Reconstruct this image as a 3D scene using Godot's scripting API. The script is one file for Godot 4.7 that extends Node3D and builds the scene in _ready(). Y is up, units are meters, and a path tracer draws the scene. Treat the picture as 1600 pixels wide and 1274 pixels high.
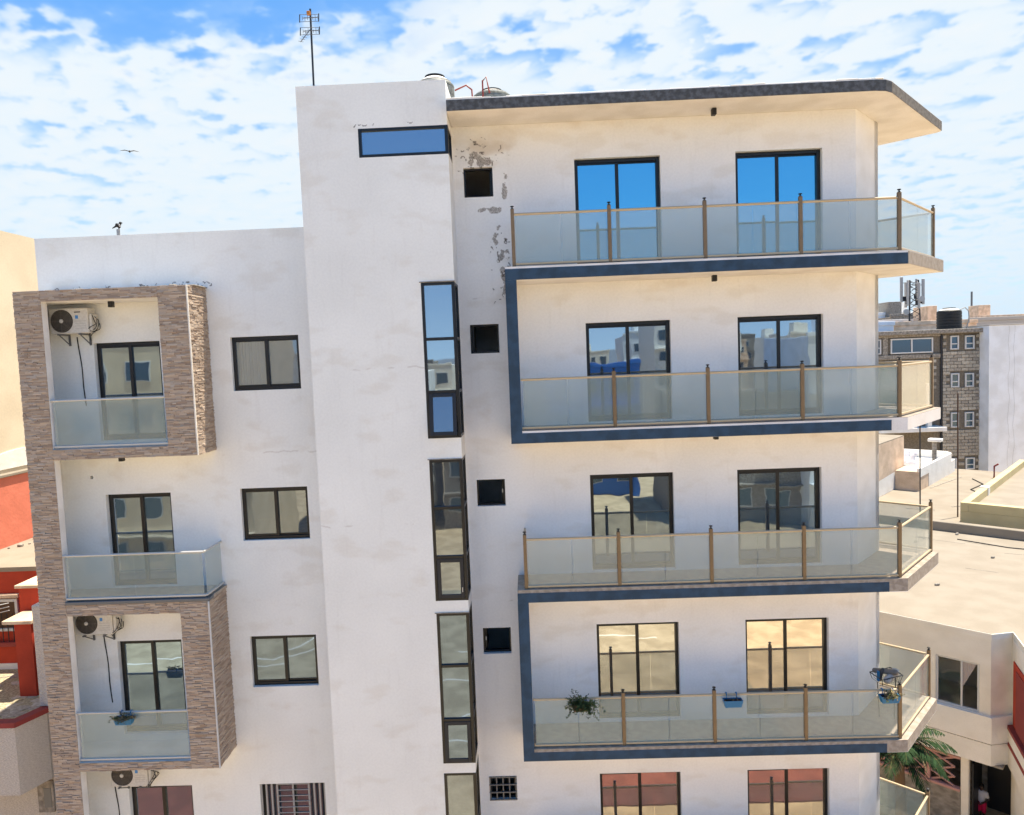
extends Node3D

# ------------------------------------------------------------------ mesh builder
class MB:
	var st := SurfaceTool.new()
	var col := Color.WHITE
	var uv_on := false
	var uvo := Vector2.ZERO
	var uvs := Vector2.ONE
	var uvx := false
	func _init():
		st.begin(Mesh.PRIMITIVE_TRIANGLES)
	func v(p: Vector3, n: Vector3):
		st.set_color(col)
		if uv_on:
			st.set_uv(Vector2(((-p.z if uvx else p.x) - uvo.x) / uvs.x, 1.0 - (p.y - uvo.y) / uvs.y))
		st.set_normal(n)
		st.add_vertex(p)
	# corners run counter-clockwise seen from outside
	func quad(a: Vector3, b: Vector3, c: Vector3, d: Vector3):
		var n := (b - a).cross(c - a)
		if n.length_squared() < 1e-14:
			n = (c - a).cross(d - a)
		n = n.normalized()
		v(a, n); v(c, n); v(b, n)
		v(a, n); v(d, n); v(c, n)
	func tri(a: Vector3, b: Vector3, c: Vector3):
		var n := (b - a).cross(c - a).normalized()
		v(a, n); v(c, n); v(b, n)
	func squad(a: Vector3, b: Vector3, c: Vector3, d: Vector3, na: Vector3, nb: Vector3, nc: Vector3, nd: Vector3):
		v(a, na); v(c, nc); v(b, nb)
		v(a, na); v(d, nd); v(c, nc)
	func box(a: Vector3, b: Vector3, e := 0.0):
		var lo := Vector3(minf(a.x, b.x), minf(a.y, b.y), minf(a.z, b.z))
		var hi := Vector3(maxf(a.x, b.x), maxf(a.y, b.y), maxf(a.z, b.z))
		if e <= 0.0:
			quad(Vector3(lo.x, lo.y, hi.z), Vector3(hi.x, lo.y, hi.z), Vector3(hi.x, hi.y, hi.z), Vector3(lo.x, hi.y, hi.z))
			quad(Vector3(hi.x, lo.y, lo.z), Vector3(lo.x, lo.y, lo.z), Vector3(lo.x, hi.y, lo.z), Vector3(hi.x, hi.y, lo.z))
			quad(Vector3(hi.x, lo.y, hi.z), Vector3(hi.x, lo.y, lo.z), Vector3(hi.x, hi.y, lo.z), Vector3(hi.x, hi.y, hi.z))
			quad(Vector3(lo.x, lo.y, lo.z), Vector3(lo.x, lo.y, hi.z), Vector3(lo.x, hi.y, hi.z), Vector3(lo.x, hi.y, lo.z))
			quad(Vector3(lo.x, hi.y, hi.z), Vector3(hi.x, hi.y, hi.z), Vector3(hi.x, hi.y, lo.z), Vector3(lo.x, hi.y, lo.z))
			quad(Vector3(lo.x, lo.y, lo.z), Vector3(hi.x, lo.y, lo.z), Vector3(hi.x, lo.y, hi.z), Vector3(lo.x, lo.y, hi.z))
			return
		var c := (lo + hi) * 0.5
		var h := (hi - lo) * 0.5
		e = minf(e, minf(h.x, minf(h.y, h.z)) * 0.9)
		# faces, edge chamfers, corner triangles
		for ax in 3:
			var i := (ax + 1) % 3
			var j := (ax + 2) % 3
			for s in [-1.0, 1.0]:
				var q := []
				for k in [[-1, -1], [1, -1], [1, 1], [-1, 1]]:
					var p := Vector3.ZERO
					p[ax] = h[ax] * s; p[i] = (h[i] - e) * k[0]; p[j] = (h[j] - e) * k[1]
					q.append(c + p)
				if s > 0:
					quad(q[0], q[1], q[2], q[3])
				else:
					quad(q[3], q[2], q[1], q[0])
			for si in [-1.0, 1.0]:
				for sj in [-1.0, 1.0]:
					var p0 := Vector3.ZERO; var p1 := Vector3.ZERO
					p0[i] = h[i] * si; p0[j] = (h[j] - e) * sj
					p1[i] = (h[i] - e) * si; p1[j] = h[j] * sj
					var d := Vector3.ZERO
					d[ax] = h[ax] - e
					var out := Vector3.ZERO
					out[i] = si; out[j] = sj
					face(c + p0 - d, c + p0 + d, c + p1 + d, c + p1 - d, out)
		for sx in [-1.0, 1.0]:
			for sy in [-1.0, 1.0]:
				for sz in [-1.0, 1.0]:
					var s3 := Vector3(sx, sy, sz)
					var a1 := c + Vector3(h.x, h.y - e, h.z - e) * s3
					var a2 := c + Vector3(h.x - e, h.y, h.z - e) * s3
					var a3 := c + Vector3(h.x - e, h.y - e, h.z) * s3
					if (a2 - a1).cross(a3 - a1).dot(s3) > 0:
						tri(a1, a2, a3)
					else:
						tri(a1, a3, a2)
	func face(a: Vector3, b: Vector3, c: Vector3, d: Vector3, out: Vector3):
		if (b - a).cross(c - a).dot(out) >= 0:
			quad(a, b, c, d)
		else:
			quad(d, c, b, a)
	# polygon in plan (x, z), between two heights
	func prism(poly: PackedVector2Array, y0: float, y1: float):
		var area := 0.0
		for k in poly.size():
			var p := poly[k]
			var q := poly[(k + 1) % poly.size()]
			area += p.x * q.y - q.x * p.y
		var ring := poly.duplicate()
		if area > 0:
			ring.reverse()
		for k in ring.size():
			var p := ring[k]
			var q := ring[(k + 1) % ring.size()]
			quad(Vector3(p.x, y0, p.y), Vector3(q.x, y0, q.y), Vector3(q.x, y1, q.y), Vector3(p.x, y1, p.y))
		var t := Geometry2D.triangulate_polygon(ring)
		for k in range(0, t.size(), 3):
			var a := ring[t[k]]; var b := ring[t[k + 1]]; var c := ring[t[k + 2]]
			for yy in [y0, y1]:
				var A := Vector3(a.x, yy, a.y); var B := Vector3(b.x, yy, b.y); var C := Vector3(c.x, yy, c.y)
				var up: float = (B - A).cross(C - A).y
				if (up > 0) == (yy == y1):
					tri(A, B, C)
				else:
					tri(A, C, B)
	func tube(pts: Array, r: float, sides := 8, r_end := -1.0):
		var rings := []
		var norms := []
		for k in pts.size():
			var t: Vector3
			if k == 0:
				t = pts[1] - pts[0]
			elif k == pts.size() - 1:
				t = pts[k] - pts[k - 1]
			else:
				t = (pts[k + 1] - pts[k]).normalized() + (pts[k] - pts[k - 1]).normalized()
			t = t.normalized()
			var up := Vector3.UP if absf(t.y) < 0.9 else Vector3.RIGHT
			var a := t.cross(up).normalized()
			var b := a.cross(t).normalized()
			var rr := r if r_end < 0 else lerpf(r, r_end, float(k) / (pts.size() - 1))
			var ring := []
			var nn := []
			for s in sides:
				var w := TAU * s / sides
				var d := a * cos(w) + b * sin(w)
				ring.append(pts[k] + d * rr)
				nn.append(d)
			rings.append(ring)
			norms.append(nn)
		for k in rings.size() - 1:
			for s in sides:
				var s2 := (s + 1) % sides
				squad(rings[k][s], rings[k + 1][s], rings[k + 1][s2], rings[k][s2], norms[k][s], norms[k + 1][s], norms[k + 1][s2], norms[k][s2])
		for e in [0, rings.size() - 1]:
			for s in range(1, sides - 1):
				if e == 0:
					tri(rings[e][0], rings[e][s], rings[e][s + 1])
				else:
					tri(rings[e][0], rings[e][s + 1], rings[e][s])
	# profile of (radius, height)
	func lathe(prof: Array, sides := 24, at := Vector3.ZERO):
		for k in prof.size() - 1:
			var p: Vector2 = prof[k]
			var q: Vector2 = prof[k + 1]
			var d := q - p
			var n2 := Vector2(d.y, -d.x).normalized()
			for s in sides:
				var w := TAU * s / sides
				var w2 := TAU * (s + 1) / sides
				var e1 := Vector3(cos(w), 0, sin(w))
				var e2 := Vector3(cos(w2), 0, sin(w2))
				var n1 := (e1 * n2.x + Vector3.UP * n2.y).normalized()
				var m1 := (e2 * n2.x + Vector3.UP * n2.y).normalized()
				squad(at + e1 * p.x + Vector3.UP * p.y, at + e1 * q.x + Vector3.UP * q.y, at + e2 * q.x + Vector3.UP * q.y, at + e2 * p.x + Vector3.UP * p.y, n1, n1, m1, m1)
	# a wall standing in x and y, front face at z, with rectangular openings [x0, y0, x1, y1]
	func wall(x0: float, y0: float, x1: float, y1: float, z: float, th: float, holes: Array):
		var xs := [x0, x1]
		var ys := [y0, y1]
		for h in holes:
			for k in [0, 2]:
				var p: float = clampf(h[k], x0, x1)
				if not xs.has(p):
					xs.append(p)
			for k in [1, 3]:
				var p: float = clampf(h[k], y0, y1)
				if not ys.has(p):
					ys.append(p)
		xs.sort(); ys.sort()
		for j in ys.size() - 1:
			var run := -1
			for i in xs.size():
				var open := true
				if i < xs.size() - 1:
					var cx: float = (xs[i] + xs[i + 1]) / 2
					var cy: float = (ys[j] + ys[j + 1]) / 2
					open = false
					for h in holes:
						if cx > h[0] and cx < h[2] and cy > h[1] and cy < h[3]:
							open = true
				if not open and run < 0:
					run = i
				if open and run >= 0:
					var a: float = xs[run]; var b: float = xs[i]
					var lo: float = ys[j]; var hi: float = ys[j + 1]
					quad(Vector3(a, lo, z), Vector3(b, lo, z), Vector3(b, hi, z), Vector3(a, hi, z))
					quad(Vector3(b, lo, z - th), Vector3(a, lo, z - th), Vector3(a, hi, z - th), Vector3(b, hi, z - th))
					run = -1
		for h in holes:
			var a := Vector3(h[0], h[1], z); var b := Vector3(h[2], h[3], z)
			var d := Vector3(0, 0, -th)
			if h[0] > x0:
				face(a, Vector3(h[0], h[3], z), Vector3(h[0], h[3], z) + d, a + d, Vector3.RIGHT)
			if h[2] < x1:
				face(Vector3(h[2], h[1], z), b, b + d, Vector3(h[2], h[1], z) + d, Vector3.LEFT)
			if h[3] < y1:
				face(Vector3(h[0], h[3], z), b, b + d, Vector3(h[0], h[3], z) + d, Vector3.DOWN)
			if h[1] > y0:
				face(a, Vector3(h[2], h[1], z), Vector3(h[2], h[1], z) + d, a + d, Vector3.UP)
		var p := Vector3(0, 0, -th)
		for j in ys.size() - 1:
			var lo: float = ys[j]; var hi: float = ys[j + 1]
			var cut := [false, false]
			for h in holes:
				if (lo + hi) / 2 > h[1] and (lo + hi) / 2 < h[3]:
					cut[0] = cut[0] or h[0] <= x0
					cut[1] = cut[1] or h[2] >= x1
			if not cut[0]:
				face(Vector3(x0, lo, z), Vector3(x0, hi, z), Vector3(x0, hi, z) + p, Vector3(x0, lo, z) + p, Vector3.LEFT)
			if not cut[1]:
				face(Vector3(x1, lo, z), Vector3(x1, hi, z), Vector3(x1, hi, z) + p, Vector3(x1, lo, z) + p, Vector3.RIGHT)
		face(Vector3(x0, y1, z), Vector3(x1, y1, z), Vector3(x1, y1, z) + p, Vector3(x0, y1, z) + p, Vector3.UP)
	func done() -> ArrayMesh:
		return st.commit()


var M := {}
var taken := {}
var rng := RandomNumberGenerator.new()

func numbered(parent: Node, called: String) -> String:
	var k := str(parent.get_instance_id()) + called
	var n: int = taken.get(k, 0)
	taken[k] = n + 1
	return called if n == 0 else "%s_%03d" % [called, n]

func thing(called: String, label: String, category: String, at := Vector3.ZERO, turn := 0.0, group := "") -> Node3D:
	var o := Node3D.new()
	o.name = numbered(self, called)
	add_child(o)
	o.position = at
	o.rotation.y = turn
	tag(o, label, category, group)
	return o

func tag(o: Node, label: String, category: String, group := ""):
	o.set_meta("label", label)
	o.set_meta("category", category)
	if group:
		o.set_meta("group", group)

func part(parent: Node, called: String, mesh: Mesh, m: Material, at := Vector3.ZERO, turn := 0.0) -> MeshInstance3D:
	var o := MeshInstance3D.new()
	o.name = numbered(parent, called)
	o.mesh = mesh
	o.material_override = m
	parent.add_child(o)
	o.position = at
	o.rotation.y = turn
	o.cast_shadow = GeometryInstance3D.SHADOW_CASTING_SETTING_ON
	return o

func structure(called: String, mesh: Mesh, m: Material, at := Vector3.ZERO, turn := 0.0) -> MeshInstance3D:
	var o := part(self, called, mesh, m, at, turn)
	o.set_meta("kind", "structure")
	return o

func copy(o: Node3D, at: Vector3, turn: float, label: String) -> Node3D:
	var c: Node3D = o.duplicate()
	var base := str(o.name)
	c.name = numbered(self, base)
	add_child(c)
	c.position = at
	c.rotation.y = turn
	c.set_meta("label", label)
	return c

func boxm(a: Vector3, b: Vector3, e := 0.0) -> ArrayMesh:
	var mb := MB.new()
	mb.box(a, b, e)
	return mb.done()

# ------------------------------------------------------------------ materials
func noise(freq: float, sd: int, oct := 4, kind := FastNoiseLite.TYPE_SIMPLEX_SMOOTH) -> FastNoiseLite:
	var n := FastNoiseLite.new()
	n.seed = sd
	n.noise_type = kind
	n.frequency = freq
	n.fractal_octaves = oct
	n.fractal_type = FastNoiseLite.FRACTAL_FBM if oct > 1 else FastNoiseLite.FRACTAL_NONE
	return n

# a tileable mottle: multiplies the albedo colour by lo..hi, with fine grain
func mottle(size: int, freq: float, sd: int, lo: Color, hi: Color, grain := 0.04) -> ImageTexture:
	var a := noise(freq, sd, 5).get_seamless_image(size, size)
	var g := noise(0.35, sd + 7, 2).get_seamless_image(size, size)
	var im := Image.create(size, size, false, Image.FORMAT_RGB8)
	for y in size:
		for x in size:
			var t := smoothstep(0.15, 0.85, a.get_pixel(x, y).r)
			var k := 1.0 + (g.get_pixel(x, y).r - 0.5) * 2.0 * grain
			var c := lo.lerp(hi, t) * k
			im.set_pixel(x, y, Color(clampf(c.r, 0, 1), clampf(c.g, 0, 1), clampf(c.b, 0, 1)))
	im.generate_mipmaps()
	return ImageTexture.create_from_image(im)

func bump_tex(size: int, freq: float, sd: int, oct := 4) -> ImageTexture:
	return ImageTexture.create_from_image(noise(freq, sd, oct).get_seamless_image(size, size))

func mat(called: String, c: Color, rough := 0.8, metal := 0.0) -> StandardMaterial3D:
	var m := StandardMaterial3D.new()
	m.resource_name = called
	m.albedo_color = c
	m.roughness = rough
	m.metallic = metal
	M[called] = m
	return m

func weathered(m: StandardMaterial3D, tex: Texture2D, scale := 0.25, bump: Texture2D = null, bscale := 0.3) -> StandardMaterial3D:
	m.albedo_texture = tex
	m.uv1_triplanar = true
	m.uv1_world_triplanar = true
	m.uv1_scale = Vector3.ONE * scale
	if bump:
		m.heightmap_enabled = true
		m.heightmap_texture = bump
		m.heightmap_scale = bscale
	return m

func tinted(m: StandardMaterial3D) -> StandardMaterial3D:
	m.vertex_color_use_as_albedo = true
	return m

# plaster of one facade, with the stains, peeled paint and cracks where the photograph shows them.
# spots: [x, y, rx, ry, threshold, kind] in metres; kind 0 peeled grey, 1 beige stain, 2 dark scrawl
func plaster_image(x0: float, y0: float, w: float, h: float, ppm: float, sd: int, base: Color, spots: Array) -> ImageTexture:
	var W := int(w * ppm)
	var H := int(h * ppm)
	var im := Image.create(W, H, false, Image.FORMAT_RGB8)
	var big := noise(0.45, sd, 3)
	var mid := noise(1.6, sd + 1, 4)
	var fine := noise(16.0, sd + 2, 2)
	var smear := noise(0.9, sd + 3, 4)
	var peel := noise(2.6, sd + 4, 5)
	var rid := noise(2.2, sd + 5, 3)
	for j in H:
		var y := y0 + h * (1.0 - (j + 0.5) / H)
		for i in W:
			var x := x0 + w * (i + 0.5) / W
			var b := big.get_noise_2d(x, y)
			var k := 1.0 + 0.030 * b + 0.018 * fine.get_noise_2d(x, y)
			var c := base * k
			var s := smoothstep(0.16, 0.6, smear.get_noise_2d(x * 0.75, y * 1.7) + 0.35 * b)
			c = c.lerp(Color(0.80, 0.76, 0.69), 0.20 * s)
			var g := smoothstep(0.25, 0.6, mid.get_noise_2d(x * 3.0 + 40.0, y * 0.35))
			c = c.lerp(Color(0.76, 0.74, 0.71), 0.07 * g)
			for f in spots:
				var dx: float = (x - f[0]) / f[2]
				var dy: float = (y - f[1]) / f[3]
				var r2 := dx * dx + dy * dy
				if r2 > 1.0:
					continue
				var edge := 1.0 - r2
				if f[5] == 1:
					var t := smoothstep(f[4], f[4] + 0.6, mid.get_noise_2d(x * 0.8, y * 0.9) * 0.5 + edge * 0.55)
					c = c.lerp(Color(0.72, 0.64, 0.54), 0.26 * t)
				elif f[5] == 0:
					var t := smoothstep(f[4], f[4] + 0.03, peel.get_noise_2d(x * 1.2, y) * 1.3 + edge * 0.42)
					c = c.lerp(Color(0.60, 0.575, 0.545) * (1.0 + 0.5 * fine.get_noise_2d(x * 2, y * 2)), 0.85 * t)
				elif f[5] == 3:
					var off := absf(y - f[1] - 0.06 * big.get_noise_2d(x * 3.0, f[1]) - 0.02 * mid.get_noise_2d(x * 3.0, 7.0))
					var t := (1.0 - smoothstep(0.006, 0.02, off)) * smoothstep(-0.1, 0.15, mid.get_noise_2d(x * 0.8, f[1] * 3.0))
					c = c.lerp(Color(0.62, 0.58, 0.53), 0.28 * t)
				else:
					var t := 1.0 - smoothstep(0.015, 0.045, absf(rid.get_noise_2d(x, y) - f[4]))
					t *= smoothstep(-0.05, 0.12, peel.get_noise_2d(x * 2.0 + 9, y * 2.0)) * smoothstep(0.0, 0.3, edge)
					c = c.lerp(Color(0.20, 0.17, 0.15), 0.75 * t)
			im.set_pixel(i, j, c)
	return ImageTexture.create_from_image(im)

func make_materials():
	var soft := mottle(512, 0.012, 11, Color(0.945, 0.94, 0.93), Color(1, 1, 1), 0.03)
	var rough_t := mottle(512, 0.02, 12, Color(0.86, 0.85, 0.835), Color(1, 1, 1), 0.07)
	var patchy := mottle(512, 0.03, 13, Color(0.74, 0.73, 0.715), Color(1, 1, 1), 0.09)
	var bmp := bump_tex(512, 0.05, 14, 5)
	weathered(mat("white_paint", Color(0.925, 0.92, 0.905), 0.85), soft, 0.23, bmp, 0.25)
	weathered(mat("soffit_paint", Color(0.92, 0.905, 0.885), 0.9), soft, 0.17)
	weathered(mat("roof_screed", Color(0.58, 0.54, 0.49), 0.95), rough_t, 0.2, bmp, 0.6)
	weathered(mat("concrete_edge", Color(0.66, 0.62, 0.57), 0.9), rough_t, 0.7, bmp, 0.5)
	weathered(mat("floor_tile", Color(0.66, 0.61, 0.55), 0.5), rough_t, 0.5)
	weathered(mat("blue_paint", Color(0.195, 0.295, 0.385), 0.85), rough_t, 0.28, bmp, 0.2)
	weathered(mat("faded_blue_paint", Color(0.37, 0.385, 0.40), 0.85), patchy, 0.5, bmp, 0.3)
	mat("black_frame", Color(0.045, 0.052, 0.06), 0.38)
	mat("black_plastic", Color(0.05, 0.05, 0.055), 0.5)
	var brz := mat("bronze_aluminium", Color(0.51, 0.42, 0.30), 0.42, 0.15)
	weathered(brz, soft, 1.3)
	mat("champagne_aluminium", Color(0.74, 0.66, 0.53), 0.4, 0.1)
	mat("silver_aluminium", Color(0.76, 0.75, 0.72), 0.35, 0.2)
	mat("grey_metal", Color(0.42, 0.43, 0.44), 0.5, 0.4)
	mat("dark_steel", Color(0.17, 0.18, 0.20), 0.5, 0.4)
	mat("copper_pipe", Color(0.55, 0.20, 0.14), 0.5)
	mat("cable_black", Color(0.06, 0.055, 0.05), 0.6)
	# mirror-coated window glass, a little see-through
	var g := mat("window_glass", Color(0.85, 0.835, 0.80, 0.0), 0.015, 0.92)
	g.transparency = BaseMaterial3D.TRANSPARENCY_ALPHA
	var g1 := mat("blue_window_glass", Color(0.42, 0.76, 0.88, 0.0), 0.015, 0.92)
	g1.transparency = BaseMaterial3D.TRANSPARENCY_ALPHA
	var g5 := mat("pale_window_glass", Color(0.60, 0.68, 0.74, 0.0), 0.015, 0.88)
	g5.transparency = BaseMaterial3D.TRANSPARENCY_ALPHA
	var g6 := mat("plain_glass", Color(0.9, 0.92, 0.92, 0.0), 0.01, 0.0)
	g6.transparency = BaseMaterial3D.TRANSPARENCY_ALPHA
	var g2 := mat("clear_window_glass", Color(0.62, 0.68, 0.72, 0.0), 0.02, 0.42)
	g2.transparency = BaseMaterial3D.TRANSPARENCY_ALPHA
	var g4 := mat("grey_window_glass", Color(0.50, 0.56, 0.62, 0.0), 0.02, 0.85)
	g4.transparency = BaseMaterial3D.TRANSPARENCY_ALPHA
	var wave := noise(0.006, 77, 2).get_seamless_image(512, 512)
	wave.convert(Image.FORMAT_RGBA8)
	wave.bump_map_to_normal_map(6.0)
	var wt := ImageTexture.create_from_image(wave)
	for gm in ["window_glass", "blue_window_glass", "pale_window_glass", "grey_window_glass", "clear_window_glass"]:
		M[gm].normal_enabled = true
		M[gm].normal_texture = wt
		M[gm].normal_scale = 0.016
		M[gm].uv1_triplanar = true
		M[gm].uv1_world_triplanar = true
		M[gm].uv1_scale = Vector3.ONE * 0.45
	# railing glass with a film of dust and salt
	var g3 := mat("railing_glass", Color(0.675, 0.735, 0.70, 0.29), 0.06)
	g3.transparency = BaseMaterial3D.TRANSPARENCY_ALPHA
	tinted(mat("split_stone", Color.WHITE, 0.9))
	weathered(mat("white_plastic", Color(0.80, 0.79, 0.76), 0.45), soft, 2.0)
	mat("fan_dark", Color(0.25, 0.235, 0.215), 0.6)
	mat("fan_grille", Color(0.42, 0.395, 0.36), 0.55)
	mat("sticker_blue", Color(0.25, 0.50, 0.75), 0.5)
	var cl := mat("curtain_cloth", Color(0.66, 0.62, 0.60), 0.95)
	cl.backlight_enabled = true
	cl.backlight = Color(0.3, 0.28, 0.26)
	weathered(mat("cream_paint", Color(0.85, 0.79, 0.68), 0.9), soft, 0.07, bmp, 0.3)
	weathered(mat("ochre_paint", Color(0.80, 0.66, 0.38), 0.9), soft, 0.3)
	weathered(mat("orange_paint", Color(0.82, 0.46, 0.36), 0.9), soft, 0.25, bmp, 0.4)
	weathered(mat("red_paint", Color(0.70, 0.23, 0.13), 0.85), soft, 0.3, bmp, 0.3)
	weathered(mat("dull_red_paint", Color(0.55, 0.22, 0.20), 0.85), soft, 0.3, bmp, 0.3)
	weathered(mat("beige_paint", Color(0.925, 0.90, 0.845), 0.9), soft, 0.2, bmp, 0.4)
	weathered(mat("yellow_beige_paint", Color(0.80, 0.73, 0.54), 0.9), soft, 0.2, bmp, 0.4)
	weathered(mat("pink_plaster", Color(0.88, 0.78, 0.67), 0.95), rough_t, 0.12, bmp, 0.6)
	weathered(mat("old_white_paint", Color(0.93, 0.915, 0.88), 0.95), soft, 0.17, bmp, 0.5)
	weathered(mat("pale_blue_white_paint", Color(0.92, 0.935, 0.945), 0.9), soft, 0.1, bmp, 0.4)
	weathered(mat("bare_concrete", Color(0.63, 0.60, 0.555), 0.95), patchy, 0.3, bmp, 0.8)
	weathered(mat("mortar", Color(0.47, 0.44, 0.39), 0.95), rough_t, 0.6, bmp, 0.8)
	for k in 4:
		weathered(mat("block_%d" % k, [Color(0.72, 0.69, 0.63), Color(0.68, 0.65, 0.595), Color(0.76, 0.73, 0.67), Color(0.64, 0.61, 0.56)][k], 0.95), rough_t, 0.9, bmp, 0.6)
	weathered(mat("sunlit_roof", Color(0.565, 0.525, 0.465), 0.95), soft, 0.11, bmp, 0.4)
	weathered(mat("sand", Color(0.795, 0.70, 0.555), 1.0), rough_t, 0.06, bmp, 1.0)
	weathered(mat("court_concrete", Color(0.68, 0.635, 0.53), 0.9), rough_t, 0.07)
	weathered(mat("court_red", Color(0.44, 0.24, 0.19), 0.9), rough_t, 0.1)
	mat("line_white", Color(0.85, 0.84, 0.80), 0.8)
	weathered(mat("tank_black", Color(0.10, 0.10, 0.10), 0.55), rough_t, 0.8)
	weathered(mat("tank_grey", Color(0.50, 0.52, 0.50), 0.6), patchy, 0.8)
	weathered(mat("paving", Color(0.72, 0.68, 0.56), 0.95), patchy, 0.8)
	weathered(mat("pink_lattice", Color(0.76, 0.58, 0.54), 0.9), soft, 0.6)
	var st := noise(0.05, 31, 4).get_seamless_image(512, 512)
	weathered(mat("fine_stone", Color(0.85, 0.82, 0.775), 0.9), mottle(512, 0.09, 32, Color(0.80, 0.785, 0.77), Color(1, 1, 1), 0.08), 0.5, ImageTexture.create_from_image(st), 1.2)
	M.fine_stone.uv1_scale = Vector3(0.35, 2.4, 0.35)
	mat("skin", Color(0.20, 0.12, 0.085), 0.6)
	mat("white_cloth", Color(0.82, 0.81, 0.82), 0.95)
	mat("magenta_cloth", Color(0.78, 0.05, 0.28), 0.95)
	mat("blue_cloth", Color(0.05, 0.12, 0.45), 0.95)
	mat("dark_cloth", Color(0.06, 0.07, 0.10), 0.95)
	mat("hair_black", Color(0.025, 0.022, 0.02), 0.8)
	var lf := tinted(mat("leaf", Color.WHITE, 0.85))
	lf.metallic_specular = 0.25
	lf.backlight_enabled = true
	lf.backlight = Color(0.10, 0.12, 0.04)
	mat("palm_trunk", Color(0.36, 0.29, 0.22), 0.95)
	mat("planter_blue", Color(0.10, 0.42, 0.60), 0.5)
	mat("soil", Color(0.16, 0.12, 0.09), 1.0)
	mat("bird_black", Color(0.03, 0.03, 0.035), 0.7)
	mat("bird_white", Color(0.7, 0.68, 0.65), 0.8)
	mat("wood_dark", Color(0.30, 0.20, 0.13), 0.7)
	mat("far_glass", Color(0.30, 0.38, 0.44), 0.1, 0.5)
	mat("window_white", Color(0.78, 0.78, 0.77), 0.6)
	mat("panel_grey", Color(0.64, 0.63, 0.61), 0.6)

# ------------------------------------------------------------------ sky
func make_sky() -> PanoramaSkyMaterial:
	var W := 4096
	var H := 2048
	var im := Image.create(W, H, false, Image.FORMAT_RGBF)
	var n1 := noise(6.0, 5, 5)
	var cells := FastNoiseLite.new()
	cells.seed = 3
	cells.noise_type = FastNoiseLite.TYPE_CELLULAR
	cells.frequency = 7.2
	cells.cellular_return_type = FastNoiseLite.RETURN_DISTANCE
	cells.cellular_jitter = 1.0
	cells.fractal_type = FastNoiseLite.FRACTAL_NONE
	var n2 := noise(0.8, 6, 3)
	var n3 := noise(2.2, 8, 2)
	im.fill_rect(Rect2i(0, H / 2, W, H / 2), Color(0.24, 0.27, 0.29))
	var zen := Color(0.020, 0.145, 0.40)
	var hor := Color(0.42, 0.54, 0.645)
	for j in H / 2:
		var el := PI * (0.5 - (j + 0.5) / H)
		var sy := sin(el)
		var cy := cos(el)
		var base := hor.lerp(zen, 1.0 - exp(-el / 0.20))
		var veil := exp(-el / 0.12)
		var k := 1.0 / (sy + 0.10)
		for i in W:
			var az := fposmod(TAU * (i + 0.5) / W + PI, TAU) - PI      # 0 looks along -z
			var x := sin(az) * cy
			var z := -cos(az) * cy
			# a cloud sheet covers the sky before the camera; behind it the sky is clear, as the windows mirror it
			var front := smoothstep(-0.40, 0.35, -z)
			var o := base
			if front > 0.0:
				var px := x * k
				var pz := z * k
				var w := n3.get_noise_2d(px, pz)
				var f := n1.get_noise_2d(px - pz * 0.12, pz * 1.15)
				var puff := -cells.get_noise_2d(px + f * 0.16 + w * 0.05 - pz * 0.15, pz * 1.25 + f * 0.16) - 0.45
				var c := 0.62 * f + 0.55 * puff
				var b := n2.get_noise_2d(px * 0.8 + 3.1, pz * 0.8 + 1.7)
				# one wide clear gap up on the left
				var gap := smoothstep(0.365, 0.425, el + 0.05 * b + 0.06 * f - 0.10 * (az + 0.42)) * smoothstep(0.1, -0.3, az + 0.12)
				var d := c + 0.26 * b + 0.30 - 1.2 * gap + 0.16 * smoothstep(0.0, -0.5, az)
				var a := 0.14 + 0.86 * smoothstep(-0.20, 0.40, d)
				a *= 1.0 - 0.96 * gap
				a = a * front
				var cl := Color(0.31, 0.39, 0.45).lerp(Color(0.38, 0.408, 0.428), smoothstep(0.3, 1.0, a) * (0.8 + 0.5 * c))
				o = o.lerp(cl, a)
				o = o.lerp(Color(0.27, 0.352, 0.42), 0.82 * veil * front)
			im.set_pixel(i, j, o)
	var m := PanoramaSkyMaterial.new()
	m.panorama = ImageTexture.create_from_image(im)
	m.filter = true
	return m

# ------------------------------------------------------------------ the apartment building
const GROUND := -1.4
const F := [14.76, 11.57, 8.39, 5.10, 1.87]        # balcony floors, top one first
const UNDER := [14.51, 11.33, 8.14, 4.86, 1.63]    # undersides of the balcony slabs
const BAND := [14.72, 11.53, 8.33, 5.04, 1.81]     # top of the blue band on each slab edge
const TOPS := [17.01, 13.67, 10.49, 7.27, 3.95]    # heads of doors and windows
const TURN := deg_to_rad(-42.7)                    # the side street runs at this angle to the facade
var U := Vector3(0.678, 0, -0.735)                 # along the chamfer, back and to the right
var V := Vector3(-0.735, 0, -0.678)                # along the side street, back and to the left

func pane_mesh(w: float, h: float) -> ArrayMesh:
	return boxm(Vector3(-w / 2, -h / 2, -0.003), Vector3(w / 2, h / 2, 0.003))

# a glass pane hung in its frame a hair out of true, as panes are
func hang_pane(parent: Node3D, x0: float, y0: float, x1: float, y1: float, z: float, m: Material) -> MeshInstance3D:
	var p := part(parent, "pane", pane_mesh(x1 - x0, y1 - y0), m, Vector3((x0 + x1) / 2, (y0 + y1) / 2, z))
	p.rotation = Vector3(rng.randf_range(-0.004, 0.004), rng.randf_range(-0.005, 0.005), 0)
	return p

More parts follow.
